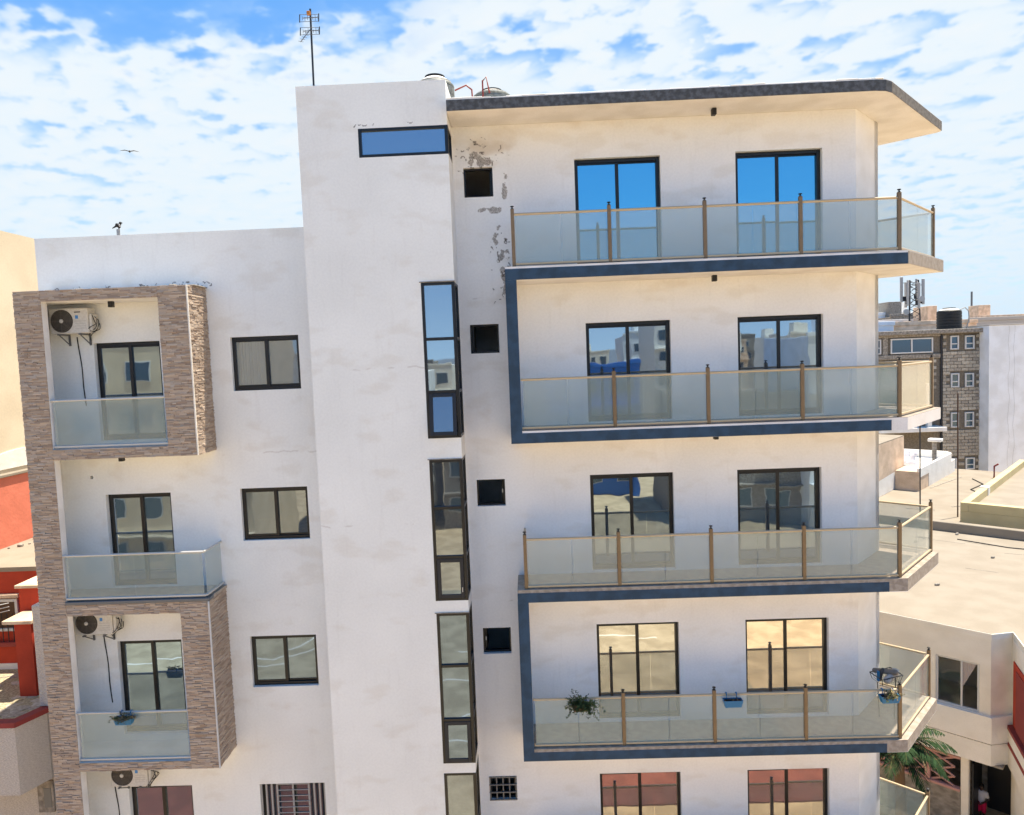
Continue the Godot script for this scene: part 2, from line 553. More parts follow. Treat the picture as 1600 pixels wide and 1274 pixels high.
# sliding window or glazed door, in local x (0..w), y (0..h), face at z 0
func glazed(parent: Node3D, called: String, x0: float, y0: float, x1: float, y1: float, z: float, cols: int, glass: Material, b := 0.06) -> MeshInstance3D:
	var w := x1 - x0
	var h := y1 - y0
	var mb := MB.new()
	mb.box(Vector3(0, 0, -0.09), Vector3(b, h, 0.0), 0.006)
	mb.box(Vector3(w - b, 0, -0.09), Vector3(w, h, 0.0), 0.006)
	mb.box(Vector3(b, 0, -0.088), Vector3(w - b, b, -0.002), 0.006)
	mb.box(Vector3(b, h - b, -0.088), Vector3(w - b, h, -0.002), 0.006)
	var inner := w - 2 * b
	for k in range(1, cols):
		var x := b + inner * k / cols
		mb.box(Vector3(x - 0.035, b, -0.085), Vector3(x + 0.035, h - b, -0.012), 0.005)
	# sash rails
	for k in cols:
		var s := b + inner * k / cols
		var e := b + inner * (k + 1) / cols
		var d := -0.02 if k % 2 == 0 else -0.045
		mb.box(Vector3(s, b, d - 0.03), Vector3(e, b + 0.045, d), 0.004)
		mb.box(Vector3(s, h - b - 0.035, d - 0.03), Vector3(e, h - b, d), 0.004)
	var f := part(parent, called, mb.done(), M.black_frame, Vector3(x0, y0, z))
	for k in cols:
		var s := b + inner * k / cols + (0.0 if k == 0 else 0.034)
		var e := b + inner * (k + 1) / cols - (0.0 if k == cols - 1 else 0.034)
		hang_pane(f, s, b + 0.04, e, h - b - 0.03, -0.035 if k % 2 == 0 else -0.06, glass)
	return f

# glass railing from a to c (points on the floor edge), posts at the given distances
func railing(parent: Node3D, a: Vector3, c: Vector3, posts: Array, metal: Material, top := 1.0, caps := true, halves := true, first := true) -> MeshInstance3D:
	var run := c - a
	var L := run.length()
	var ang := atan2(-run.z, run.x)
	var mb := MB.new()
	mb.tube([Vector3(0.0, top, 0), Vector3(L, top, 0)], 0.024, 10)
	var rail: Material = M.champagne_aluminium if metal == M.bronze_aluminium else metal
	var r := part(parent, "railing", mb.done(), rail, a, ang)
	part(r, "bottom_rail", boxm(Vector3(0, 0.025, -0.028), Vector3(L, 0.07, 0.028), 0.008), rail)
	for p in posts:
		part(r, "post", boxm(Vector3(p - 0.034, 0.0, -0.034), Vector3(p + 0.034, top + 0.10, 0.034), 0.006), metal)
		if caps:
			var cp := MB.new()
			cp.lathe([Vector2(0.0, 0.0), Vector2(0.03, 0.0), Vector2(0.03, 0.012), Vector2(0.013, 0.018), Vector2(0.014, 0.035), Vector2(0.036, 0.045), Vector2(0.034, 0.058), Vector2(0.0, 0.066)], 12)
			part(r, "post_cap", cp.done(), M.black_plastic, Vector3(p, top + 0.10, 0))
	var stops := posts.duplicate()
	if stops.is_empty() or stops[0] > 0.2:
		stops.push_front(0.0)
	if stops[-1] < L - 0.2:
		stops.append(L)
	for k in stops.size() - 1:
		var s: float = stops[k] + 0.04
		var e: float = stops[k + 1] - 0.04
		var n := 2 if halves and e - s > 0.9 else 1
		for q in n:
			var s1 := s + (e - s) * q / n + (0.004 if q > 0 else 0.0)
			var e1 := s + (e - s) * (q + 1) / n - (0.004 if q < n - 1 else 0.0)
			part(r, "pane", boxm(Vector3(s1, 0.06, -0.004), Vector3(e1, top - 0.018, 0.004)), M.railing_glass)
	return r

# split-face stone strips laid over a face w by h (local x, y; looking out along z)
func strips(mb: MB, w: float, h: float, at: Transform3D):
	var pal := [Color(0.35, 0.27, 0.20), Color(0.385, 0.305, 0.23), Color(0.31, 0.235, 0.17), Color(0.41, 0.335, 0.26), Color(0.36, 0.28, 0.21), Color(0.275, 0.205, 0.15), Color(0.38, 0.30, 0.228)]
	var y := 0.0
	while y < h - 0.004:
		var hh := minf(rng.randf_range(0.020, 0.032), h - y)
		var x := -rng.randf() * 0.1
		while x < w:
			var l := rng.randf_range(0.07, 0.24)
			var a := maxf(x, 0.0)
			var b := minf(x + l, w)
			x += l
			if b - a < 0.004:
				continue
			var d := rng.randf_range(0.006, 0.026)
			mb.col = pal[rng.randi() % pal.size()] * rng.randf_range(1.10, 1.26)
			var p := [Vector3(a, y, 0), Vector3(b, y, 0), Vector3(b, y + hh, 0), Vector3(a, y + hh, 0)]
			var f := []
			for k in 4:
				f.append(at * (p[k] + Vector3(0, 0, d + rng.randf_range(-0.003, 0.003)) + Vector3(0.0015 if k in [0, 3] else -0.0015, 0.001 if k < 2 else -0.001, 0)))
				p[k] = at * p[k]
			mb.quad(f[0], f[1], f[2], f[3])
			for k in 4:
				mb.quad(p[k], p[(k + 1) % 4], f[(k + 1) % 4], f[k])
		y += hh

func cladding(parent: Node3D, faces: Array, at := Vector3.ZERO):
	for fc in faces:
		var mb := MB.new()
		strips(mb, fc[0], fc[1], fc[2])
		var o := part(parent, "stone_cladding", mb.done(), M.split_stone, at)
		o.set_meta("kind", "stuff")

func make_building():
	var b := thing("apartment_building", "white apartment block with blue-edged glass balconies, a plain stair tower and brown stone-clad bays", "building")
	# ---- front wall of the right half
	var holes := []
	var doors := []
	for k in 5:
		var x0: float = [1.11, 1.24, 1.23, 1.27, 1.24][k]
		var x2: float = [4.38, 4.37, 4.31, 4.43, 4.42][k]
		for x in [x0, x2]:
			doors.append([x, F[k] + 0.04, x + 1.75, TOPS[k], k])
			holes.append([x, F[k] + 0.04, x + 1.75, TOPS[k]])
	var vents := []
	for k in 5:
		var y: float = [16.63, 13.43, 10.185, 6.975, 3.675][k]
		var hh: float = [0.30, 0.30, 0.285, 0.285, 0.275][k]
		vents.append([-1.165, y - hh, -0.565, y + hh])
		holes.append(vents[-1])
	var mb := MB.new()
	mb.uv_on = true
	mb.uvo = Vector2(-1.37, 2.0); mb.uvs = Vector2(8.17, 16.0)
	mb.wall(-1.37, 2.0, 6.80, 17.75, 0.0, 0.22, holes)
	var spots := [
		[-0.62, 17.45, 0.85, 0.40, 0.1, 1], [-0.7, 17.3, 0.55, 0.22, 0.05, 1], [-0.75, 17.25, 0.6, 0.35, 0.02, 2], [-0.95, 17.0, 0.42, 0.5, 0.12, 2], [-0.7, 17.15, 0.4, 0.16, 0.40, 0],
		[-0.86, 17.02, 0.33, 0.09, 0.36, 0], [-0.33, 16.55, 0.075, 0.33, 0.16, 0], [-0.62, 16.05, 0.28, 0.07, 0.34, 0], [-0.50, 15.4, 0.14, 0.36, 0.42, 0],
		[-0.45, 14.95, 0.2, 0.42, 0.40, 0], [-0.42, 15.1, 0.3, 0.6, 0.05, 2], [-0.5, 14.35, 0.3, 0.25, 0.02, 2], [-0.35, 14.5, 0.16, 0.2, 0.32, 0],
		[3.0, 17.55, 0.7, 0.28, 0.45, 1], [3.3, 17.35, 0.25, 0.2, 0.4, 1], [1.0, 17.7, 2.2, 0.25, 0.40, 1], [5.2, 17.7, 1.6, 0.2, 0.42, 1],
		[2.5, 14.42, 3.2, 0.16, 0.42, 1], [0.6, 14.2, 0.9, 0.3, 0.45, 1], [2.0, 11.2, 2.4, 0.2, 0.46, 1], [5.4, 11.2, 1.6, 0.2, 0.46, 1],
		[-0.9, 11.9, 0.5, 0.7, 0.5, 1], [-0.9, 5.4, 0.5, 0.5, 0.52, 1], [-0.7, 14.25, 0.6, 0.2, 0.1, 3], [3.0, 7.85, 4.0, 0.2, 0.1, 3], [3.2, 10.62, 0.3, 0.2, 0.4, 1], [1.2, 10.6, 0.3, 0.2, 0.45, 1]]
	var wm := mat("facade_plaster", Color(1, 1, 1), 0.88)
	wm.albedo_texture = plaster_image(-1.37, 2.0, 8.17, 16.0, 72.0, 21, Color(0.925, 0.92, 0.905), spots)
	part(b, "front_wall", mb.done(), wm)
	# ---- chamfer and side walls
	part(b, "chamfer_wall", boxm(Vector3(0, GROUND, -0.22), Vector3(1.39, 17.75, 0)), M.white_paint, Vector3(6.80, 0, 0), atan2(0.735, 0.678))
	var c1 := Vector3(6.80, 0, 0) + U * 1.39
	part(b, "side_wall", boxm(Vector3(0, GROUND, -0.22), Vector3(8.0, 17.75, 0)), M.white_paint, c1, atan2(0.678, -0.735))
	part(b, "ground_floor_wall", boxm(Vector3(-10.2, GROUND, -0.3), Vector3(6.80, 2.0, -0.02)), M.white_paint)
	part(b, "rear_wall", boxm(Vector3(-10.2, GROUND, -7.0), Vector3(-1.6, 15.7, -6.7)), M.white_paint)
	part(b, "rear_wall", boxm(Vector3(-1.6, GROUND, -6.75), Vector3(1.98, 17.75, -6.45)), M.white_paint)
	part(b, "added_partition", boxm(Vector3(-1.58, GROUND, -6.45), Vector3(-1.375, 17.75, -0.221)), M.white_paint)  # unseen partition, added to keep stray daylight out of the hull
	part(b, "added_partition", boxm(Vector3(-0.40, GROUND, -2.6), Vector3(-0.28, 17.75, -0.221)), M.white_paint)  # this and the next: unseen, added so the vents look dark
	part(b, "added_partition", boxm(Vector3(-1.374, GROUND, -2.72), Vector3(-0.28, 17.75, -2.6)), M.white_paint)
	part(b, "left_end_wall", boxm(Vector3(-10.2, GROUND, -6.7), Vector3(-9.95, 15.7, -0.23)), M.white_paint)
	for k in range(0, 5):
		part(b, "floor_slab", boxm(Vector3(-9.9, UNDER[k] + 0.02, -6.6), Vector3(6.0, F[k] - 0.01, -0.3)), M.concrete_edge)
	# ---- roof slab with its deep eaves
	var roof := PackedVector2Array([Vector2(-1.36, 1.0), Vector2(6.72, 1.0), Vector2(6.92, 0.965), Vector2(7.08, 0.86), Vector2(9.52, -1.76), Vector2(9.56, -1.86), Vector2(9.52, -1.95), Vector2(2.4, -8.5), Vector2(-1.36, -8.5)])
	mb = MB.new()
	mb.prism(roof, 17.752, 17.955)
	var rs := part(b, "roof_slab", mb.done(), M.soffit_paint)
	mb = MB.new()
	mb.box(Vector3(-1.355, 17.735, 1.0), Vector3(6.72, 17.94, 1.008), 0.002)
	mb.prism(PackedVector2Array([Vector2(6.72, 1.0), Vector2(6.72, 1.008), Vector2(6.925, 0.972), Vector2(7.087, 0.866), Vector2(7.08, 0.86), Vector2(6.92, 0.965)]), 17.735, 17.94)
	part(rs, "painted_edge", mb.done(), M.faded_blue_paint)
	part(rs, "painted_edge", boxm(Vector3(0, 17.735, 0), Vector3(3.58, 17.94, 0.008), 0.002), weathered(mat("worn_grey_paint", Color(0.50, 0.485, 0.46), 0.9), M.faded_blue_paint.albedo_texture, 0.6), Vector3(7.082, 0, 0.863), atan2(2.62, 2.44))
	# worn lip of the roof screed and the low upstand behind it
	mb = MB.new()
	var px := -1.35
	while px < 6.9:
		var q := px + rng.randf_range(0.15, 0.5)
		mb.box(Vector3(px, 17.956, 0.7), Vector3(minf(q, 6.7), 17.965 + rng.randf_range(0, 0.025), 0.97 + rng.randf_range(0, 0.035)), 0.008)
		px = q
	part(rs, "roof_lip", mb.done(), M.old_white_paint)
	part(rs, "upstand", boxm(Vector3(-1.36, 17.955, 0.30), Vector3(5.9, 18.10, 0.45), 0.01), M.bare_concrete)
	# ---- balconies on the right half
	for k in 5:
		var poly := PackedVector2Array([Vector2(-0.36, 0.003), Vector2(-0.36, 1.0), Vector2(7.31, 1.0)])
		var tip: Vector3 = Vector3(7.31, 0, 1.0) + U * [2.6, 2.45, 2.3, 2.2, 2.15][k]
		poly.append(Vector2(tip.x, tip.z))
		var back: Vector3 = tip + V * 4.2
		poly.append(Vector2(back.x, back.z))
		poly.append(Vector2(back.x - 0.678 * 1.0, back.z + 0.735 * 1.0))
		poly.append(Vector2(c1.x, c1.z) + Vector2(0.003, 0.003))
		poly.append(Vector2(6.805, 0.003))
		mb = MB.new()
		mb.prism(poly, UNDER[k], F[k])
		var s := part(b, "balcony_slab", mb.done(), M.soffit_paint if k < 2 else M.concrete_edge)
		# floor finish, a thin sheet on the slab
		var inner := PackedVector2Array()
		for q in poly:
			inner.append(q)
		mb = MB.new()
		mb.prism(inner, F[k] + 0.001, F[k] + 0.006)
		part(s, "floor_finish", mb.done(), M.floor_tile)
		var edge_end: float = [7.312, 7.0, 6.95, 6.9, 7.0][k]
		part(s, "painted_edge", boxm(Vector3(-0.363, UNDER[k] - 0.003, 1.0), Vector3(edge_end, BAND[k], 1.007), 0.002), M.blue_paint)
		if k == 0:
			part(s, "painted_edge", boxm(Vector3(0, UNDER[k] - 0.003, 0), Vector3(2.6, BAND[k] + 0.03, 0.007), 0.002), M.concrete_edge, Vector3(7.314, 0, 1.005), atan2(0.735, 0.678))
		# soffit underneath, painted white
		mb = MB.new()
		mb.prism(poly, UNDER[k] - 0.006, UNDER[k] - 0.001)
		part(s, "soffit", mb.done(), M.soffit_paint)
		part(b, "soffit_lamp", boxm(Vector3(3.70 + 0.03 * (2 - k), UNDER[k] - 0.13, 0.34), Vector3(3.79 + 0.03 * (2 - k), UNDER[k] - 0.007, 0.46), 0.01), M.black_plastic)
		# railings: front, chamfer, back
		if k < 5:
			var y: float = F[k] + 0.006
			var x_left := -0.18 if k in [0, 2, 4] else -0.14
			var posts := []
			if k in [0, 2, 4]:
				posts.append(0.0)
			for x in [1.68, 3.505, 5.325, 7.19]:
				posts.append(x - x_left)
			railing(b, Vector3(x_left, y, 0.92), Vector3(7.19, y, 0.92), posts, M.bronze_aluminium)
			var A := Vector3(7.19, y, 0.92)
			var Lc: float = [2.42, 2.33, 2.28, 2.15, 2.1][k]
			var B := A + U * Lc
			railing(b, A + U * 0.06, B, [Lc - 0.06], M.bronze_aluminium)
			railing(b, B + V * 0.06, B + V * 3.9, [], M.bronze_aluminium)
			if k in [0, 2, 4]:
				railing(b, Vector3(x_left, y, 0.86), Vector3(x_left, y, 0.03), [], M.bronze_aluminium)
	part(b, "soffit_lamp", boxm(Vector3(3.81, 17.62, 0.34), Vector3(3.90, 17.75, 0.46), 0.01), M.black_plastic)
	# blue fins that close the left ends of two pairs of balconies
	for pr in [[0, 1], [2, 3]]:
		var fin := part(b, "balcony_fin", boxm(Vector3(-0.36, UNDER[pr[1]], 0.003), Vector3(-0.15, UNDER[pr[0]] - 0.008, 1.0)), M.white_paint)
		part(fin, "painted_edge", boxm(Vector3(-0.364, UNDER[pr[1]] - 0.003, 1.0), Vector3(-0.146, UNDER[pr[0]] - 0.004, 1.0075), 0.002), M.blue_paint)
		part(fin, "painted_side", boxm(Vector3(-0.367, UNDER[pr[1]] - 0.003, 0.004), Vector3(-0.36, UNDER[pr[0]] - 0.004, 1.0)), M.blue_paint)
	# doors and vents
	for d in doors:
		glazed(b, "balcony_door", d[0], d[1], d[2], d[3], -0.10, 2, M.blue_window_glass if d[4] < 1 else (M.pale_window_glass if d[4] < 3 else M.window_glass), 0.075 if d[4] < 3 else 0.06)
	for k in 5:
		var h: Array = vents[k]
		mb = MB.new()
		for q in [[h[0], h[1], h[0] + 0.035, h[3]], [h[2] - 0.035, h[1], h[2], h[3]], [h[0], h[1], h[2], h[1] + 0.04], [h[0], h[3] - 0.035, h[2], h[3]]]:
			mb.box(Vector3(q[0], q[1], -0.20), Vector3(q[2], q[3], -0.10), 0.004)
		var f := part(b, "vent_window", mb.done(), M.black_frame)
		# the sash stands open, swung into the room
		var sash := part(f, "open_sash", boxm(Vector3(0, 0.03, -0.5), Vector3(0.03, h[3] - h[1] - 0.04, 0.0), 0.004), M.black_frame, Vector3(h[0] + 0.04 if k % 2 else h[2] - 0.07, h[1], -0.2))
		if k == 2 or k == 3:
			var hx: float = h[2] - 0.06 if k == 2 else h[0] + 0.06
			part(f, "handle", boxm(Vector3(hx - 0.012, (h[1] + h[3]) / 2 - 0.02, -0.12), Vector3(hx + 0.012, (h[1] + h[3]) / 2 + 0.06, -0.09), 0.004), M.silver_aluminium)
		if k == 4:
			for q in 5:
				var x := lerpf(h[0] + 0.02, h[2] - 0.02, q / 4.0)
				part(f, "grille_bar", boxm(Vector3(x - 0.014, h[1], -0.028), Vector3(x + 0.014, h[3], -0.004), 0.003), M.grey_metal)
			for q in 4:
				var y := lerpf(h[1] + 0.02, h[3] - 0.02, q / 3.0)
				part(f, "grille_bar", boxm(Vector3(h[0], y - 0.013, -0.003), Vector3(h[2], y + 0.013, 0.018), 0.003), M.grey_metal)
	make_tower(b)
	make_left_half(b)

func make_tower(b: Node3D):
	var X0 := -4.28
	var X1 := -1.37
	var Z1 := 0.80
	var wins := [[-3.11, 17.0, 17.55, [1.0]], [-2.03, 11.47, 14.55, [0.30, 0.64, 1.0]], [-2.03, 8.16, 11.04, [0.31, 0.66, 1.0]], [-2.03, 4.74, 7.90, [0.29, 0.65, 1.0]], [-2.03, 1.4, 4.53, [0.29, 0.65, 1.0]]]
	var holes := []
	var side := []
	for w in wins:
		holes.append([w[0], w[1], X1, w[2]])
		side.append([0.10, w[1], Z1, w[2]])
	var wm := mat("tower_plaster", Color.WHITE, 0.88)
	wm.albedo_texture = plaster_image(X0, 1.0, X1 - X0, 17.4, 72.0, 57, Color(0.922, 0.922, 0.897), [
		[-3.6, 16.0, 0.5, 0.35, 0.42, 1], [-2.2, 16.1, 0.9, 0.3, 0.44, 1], [-1.7, 15.4, 0.4, 0.3, 0.5, 1], [-3.0, 13.4, 0.6, 0.3, 0.5, 1], [-2.7, 11.6, 0.6, 0.25, 0.52, 1], [-3.0, 5.1, 0.5, 0.25, 0.5, 1],
		[-2.75, 17.62, 1.2, 0.05, 0.02, 2], [-3.0, 12.9, 1.4, 0.2, 0.1, 3], [-3.4, 9.75, 1.0, 0.2, 0.1, 3]])
	var mb := MB.new()
	mb.uv_on = true
	mb.uvo = Vector2(X0, 1.0); mb.uvs = Vector2(X1 - X0, 17.4)
	mb.wall(X0, 1.0, X1, 18.40, Z1, 0.2, holes)
	part(b, "tower_wall", mb.done(), wm)
	part(b, "tower_base_wall", boxm(Vector3(X0, GROUND, 0.0), Vector3(X1, 1.0, Z1 - 0.003)), M.white_paint)
	# side face that looks right; local x runs along +z, turned so that its front looks along +x
	mb = MB.new()
	var flip := []
	for h in side:
		flip.append([-Z1, h[1], -h[0], h[3]])
	mb.wall(-Z1 + 0.201, 1.0, 0.0, 18.40, 0.0, 0.2, flip.map(func(h): return [-Z1 + 0.201, h[1], h[2], h[3]]))
	part(b, "tower_side_wall", mb.done(), M.white_paint, Vector3(X1, 0, 0), PI / 2)
	part(b, "tower_side_wall", boxm(Vector3(X1 - 0.2, 17.93, -4.0), Vector3(X1, 18.40, 0.0)), M.white_paint)
	part(b, "tower_side_wall", boxm(Vector3(X0, GROUND, -4.0), Vector3(X0 + 0.2, 18.40, Z1 - 0.201)), M.white_paint)
	part(b, "tower_roof", boxm(Vector3(X0 + 0.2, 18.1, -4.0), Vector3(X1 - 0.2, 18.2, Z1 - 0.2)), M.roof_screed)
	part(b, "tower_back_wall", boxm(Vector3(X0, 15.6, -4.2), Vector3(X1, 18.40, -4.0)), M.white_paint)
	for k in wins.size():
		var w: Array = wins[k]
		var x0: float = w[0]; var y0: float = w[1]; var y1: float = w[2]
		mb = MB.new()
		var t := 0.055
		var zf := Z1 - 0.01
		mb.box(Vector3(x0, y0, zf - 0.07), Vector3(x0 + t, y1, zf + 0.015), 0.005)          # left jamb
		mb.box(Vector3(X1 - t - 0.005, y0, zf - 0.055), Vector3(X1 + 0.006, y1, zf + 0.016), 0.005)   # corner post
		for y in [y0, y1 - t]:
			mb.box(Vector3(x0 + t, y, zf - 0.068), Vector3(X1 - t - 0.005, y + t, zf + 0.012), 0.005)
			mb.box(Vector3(X1 - 0.06, y, 0.10), Vector3(X1 + 0.003, y + t, zf - 0.055), 0.005)
		mb.box(Vector3(X1 - 0.06, y0, 0.10), Vector3(X1 + 0.002, y1, 0.10 + t), 0.005)
		var cuts: Array = w[3]
		for c in cuts:
			if c < 1.0:
				var y := lerpf(y0, y1, c)
				mb.box(Vector3(x0 + t, y - 0.03, zf - 0.066), Vector3(X1 - t - 0.005, y + 0.03, zf + 0.010), 0.005)
				mb.box(Vector3(X1 - 0.058, y - 0.03, 0.155), Vector3(X1 + 0.001, y + 0.03, zf - 0.055), 0.005)
		var f := part(b, "corner_window", mb.done(), M.black_frame)
		var lo := y0 + t
		for q in cuts.size():
			var hi: float = y1 - t if cuts[q] >= 1.0 else lerpf(y0, y1, cuts[q]) - 0.03
			if q == 0 and cuts.size() > 1:
				# a small opening light with its own sash
				var sash := MB.new()
				var a := Vector3(x0 + t + 0.004, lo, 0); var e := Vector3(X1 - t - 0.009, hi, 0)
				for bx in [[a.x, a.y, a.x + 0.075, e.y], [e.x - 0.075, a.y, e.x, e.y], [a.x + 0.075, a.y, e.x - 0.075, a.y + 0.075], [a.x + 0.075, e.y - 0.075, e.x - 0.075, e.y]]:
					sash.box(Vector3(bx[0], bx[1] - hi, -0.02), Vector3(bx[2], bx[3] - hi, 0.02), 0.006)
				var so := part(f, "opening_sash", sash.done(), M.dark_steel, Vector3(0, hi, zf))
				var gp := part(f, "pane", pane_mesh(e.x - a.x - 0.15, hi - lo - 0.15), M.grey_window_glass, Vector3((a.x + e.x) / 2, (lo + hi) / 2, zf))
				if k == 1 or k == 3:
					var tilt := deg_to_rad(-7.0 if k == 1 else -4.0)
					so.rotation.x = tilt
					gp.position = Vector3((a.x + e.x) / 2, hi, zf) + Vector3(0, (lo - hi) / 2, 0).rotated(Vector3.RIGHT, tilt)
					gp.rotation.x = tilt
				part(f, "handle", boxm(Vector3(e.x - 0.045, lo + 0.12, zf + 0.02), Vector3(e.x - 0.03, lo + 0.22, zf + 0.035), 0.003), M.silver_aluminium)
			else:
				hang_pane(f, x0 + t, lo, X1 - t - 0.005, hi, zf - 0.03, M.grey_window_glass if k > 1 else M.pale_window_glass)
			var sp := part(f, "side_pane", pane_mesh(zf - 0.055 - 0.155, hi - lo), M.grey_window_glass, Vector3(X1 - 0.03, (lo + hi) / 2, (zf - 0.055 + 0.155) / 2), PI / 2)
			sp.rotation.x = 0.0
			lo = hi + 0.06
	# dirt lip of mortar left on the stair tower's window heads
	for k in [1, 2, 3]:
		part(b, "window_head", boxm(Vector3(-2.06, wins[k][2], Z1 - 0.005), Vector3(X1 + 0.012, wins[k][2] + 0.018, Z1 + 0.02), 0.004), M.bare_concrete)

func make_left_half(b: Node3D):
	var X0 := -10.2
	var X1 := -4.28
	var holes := []
	var wtops := [13.67, 10.46, 7.23, 3.905]
	for k in 4:
		holes.append([-6.21, wtops[k] - 1.13, -4.77, wtops[k]])
	var dt := [13.66, 10.43, 7.21, 3.92]
	for k in 4:
		holes.append([-9.12, F[k + 1] + 0.02, -7.71, dt[k]])
	holes.append([-9.42, 10.78, -9.36, 10.85])
	var wm := mat("left_plaster", Color.WHITE, 0.88)
	wm.albedo_texture = plaster_image(X0, 2.0, X1 - X0, 13.9, 64.0, 83, Color(0.92, 0.92, 0.897), [
		[-6.6, 9.5, 0.5, 2.0, 0.52, 1], [-9.3, 9.6, 0.35, 1.2, 0.4, 1], [-8.9, 10.8, 0.9, 0.5, 0.5, 1], [-5.4, 7.5, 0.9, 0.25, 0.45, 1], [-5.5, 13.85, 0.9, 0.2, 0.48, 1], [-5.6, 5.7, 0.8, 0.3, 0.5, 1],
		[-9.0, 14.78, 1.6, 0.08, 0.05, 2], [-7.3, 14.80, 1.2, 0.07, 0.05, 2], [-4.6, 12.0, 0.25, 2.5, 0.5, 1], [-5.5, 11.2, 1.3, 0.2, 0.1, 3]])
	var mb := MB.new()
	mb.uv_on = true
	mb.uvo = Vector2(X0, 2.0); mb.uvs = Vector2(X1 - X0, 13.9)
	mb.wall(X0, 2.0, X1, 15.88, 0.0, 0.22, holes)
	part(b, "left_wall", mb.done(), wm)
	part(b, "left_roof", boxm(Vector3(X0, 15.45, -6.7), Vector3(X1, 15.6, -0.22)), M.roof_screed)
	for k in 4:
		var g: Material = M.grey_window_glass
		var w := glazed(b, "window", -6.21, wtops[k] - 1.13, -4.77, wtops[k], -0.08, 2, M.clear_window_glass if k == 0 else g, 0.07)
		if k == 0:
			mb = MB.new()
			var last := Vector3.ZERO
			for q in 60:
				var x := 0.08 + 0.62 * q / 59.0
				var p := Vector3(x, 0.05, -0.16 + 0.022 * sin(q * 0.95) + 0.01 * sin(q * 2.3))
				if q > 0:
					mb.quad(last, p, p + Vector3(0, 1.04, 0), last + Vector3(0, 1.04, 0))
				last = p
			part(w, "curtain", mb.done(), M.curtain_cloth)
		if k == 3:
			for x in [0.02, 0.13, 0.25, 0.37, 0.72, 1.07, 1.19, 1.31, 1.42]:
				part(w, "grille_bar", boxm(Vector3(x - 0.018, 0, 0.02), Vector3(x + 0.018, 1.13, 0.05), 0.003), M.panel_grey)
			for q in 9:
				var y := lerpf(0.06, 1.1, q / 8.0)
				part(w, "grille_bar", boxm(Vector3(0.36, y - 0.008, 0.051), Vector3(1.08, y + 0.008, 0.066), 0.003), M.panel_grey)
		# dark line of sill
		part(w, "sill", boxm(Vector3(-0.0, -0.035, -0.13), Vector3(1.44, -0.001, 0.0), 0.003), M.grey_metal)
	for k in 4:
		glazed(b, "balcony_door", -9.12, F[k + 1] + 0.02, -7.71, dt[k], -0.10, 2, M.pale_window_glass, 0.075)
	# ---- stone-clad bays
	var ZF := 0.83
	part(b, "bay_column", boxm(Vector3(-10.15, GROUND, 0.66), Vector3(-9.6, 14.68, ZF)), M.white_paint)
	part(b, "bay_side_wall", boxm(Vector3(-10.15, GROUND, 0.003), Vector3(-10.03, 14.68, 0.66)), M.white_paint)
	var front := func(x: float, y: float) -> Transform3D: return Transform3D(Basis.IDENTITY, Vector3(x, y, ZF))
	var sideT := func(x: float, y: float) -> Transform3D: return Transform3D(Basis(Vector3(0, 0, -1), Vector3.UP, Vector3.RIGHT), Vector3(x, y, ZF))
	cladding(b, [[0.55, 12.0, front.call(-10.15, 2.7)]])
	for q in [[11.31, 14.70, 11.52, 14.48], [4.79, 8.32, 4.97, 8.09]]:
		var lo: float = q[0]; var hi: float = q[1]; var fl: float = q[2]; var ce: float = q[3]
		part(b, "bay_column", boxm(Vector3(-7.25, lo, 0.003), Vector3(-6.67, hi, ZF)), M.white_paint)
		part(b, "bay_head", boxm(Vector3(-9.6, ce, 0.66), Vector3(-7.25, hi, ZF)), M.white_paint)
		part(b, "bay_ceiling", boxm(Vector3(-10.03, ce, 0.003), Vector3(-7.25, hi, 0.66)), M.white_paint)
		part(b, "bay_edge", boxm(Vector3(-9.6, lo, 0.66), Vector3(-7.25, fl, ZF)), M.white_paint)
		part(b, "bay_floor", boxm(Vector3(-10.03, lo, 0.003), Vector3(-7.25, fl, 0.66)), M.white_paint)
		cladding(b, [[0.58, hi - lo, front.call(-7.25, lo)], [2.35, hi - ce, front.call(-9.6, ce)], [2.35, fl - lo, front.call(-9.6, lo)], [ZF, hi - lo, sideT.call(-6.67, lo)]])
	part(b, "corner_bead", boxm(Vector3(-6.668, 4.79, 0.832), Vector3(-6.64, 8.32, 0.862), 0.004), M.window_white)
	part(b, "corner_bead", boxm(Vector3(-6.668, 11.31, 0.832), Vector3(-6.64, 14.70, 0.862), 0.004), M.beige_paint)
	part(b, "balcony_floor", boxm(Vector3(-10.02, 8.325, 0.003), Vector3(-6.63, 8.39, 0.64)), M.floor_tile)
	part(b, "balcony_edge", boxm(Vector3(-9.6, 8.325, 0.64), Vector3(-6.63, 8.39, 0.87), 0.006), M.grey_metal)
	part(b, "balcony_floor", boxm(Vector3(-9.6, 1.6, 0.003), Vector3(-6.7, 1.8, 0.83), 0.006), M.concrete_edge)
	# ragged mortar along the bay's top
	for q in 26:
		var x := -9.9 + 3.3 * q / 26.0 + rng.randf_range(-0.05, 0.05)
		var l := rng.randf_range(0.06, 0.2)
		part(b, "mortar_lump", boxm(Vector3(x, 14.70, 0.03), Vector3(x + l, 14.705 + rng.randf_range(0.01, 0.05), 0.3 + rng.randf_range(0, 0.35)), 0.012), M.bare_concrete)
	# railings
	railing(b, Vector3(-9.595, 11.525, 0.79), Vector3(-7.255, 11.525, 0.79), [], M.silver_aluminium, 0.98, false, false)
	railing(b, Vector3(-9.595, 8.395, 0.81), Vector3(-6.70, 8.395, 0.81), [], M.silver_aluminium, 0.94, false, true)
	railing(b, Vector3(-6.70, 8.395, 0.81), Vector3(-6.70, 8.395, 0.01), [], M.silver_aluminium, 0.94, false, false)
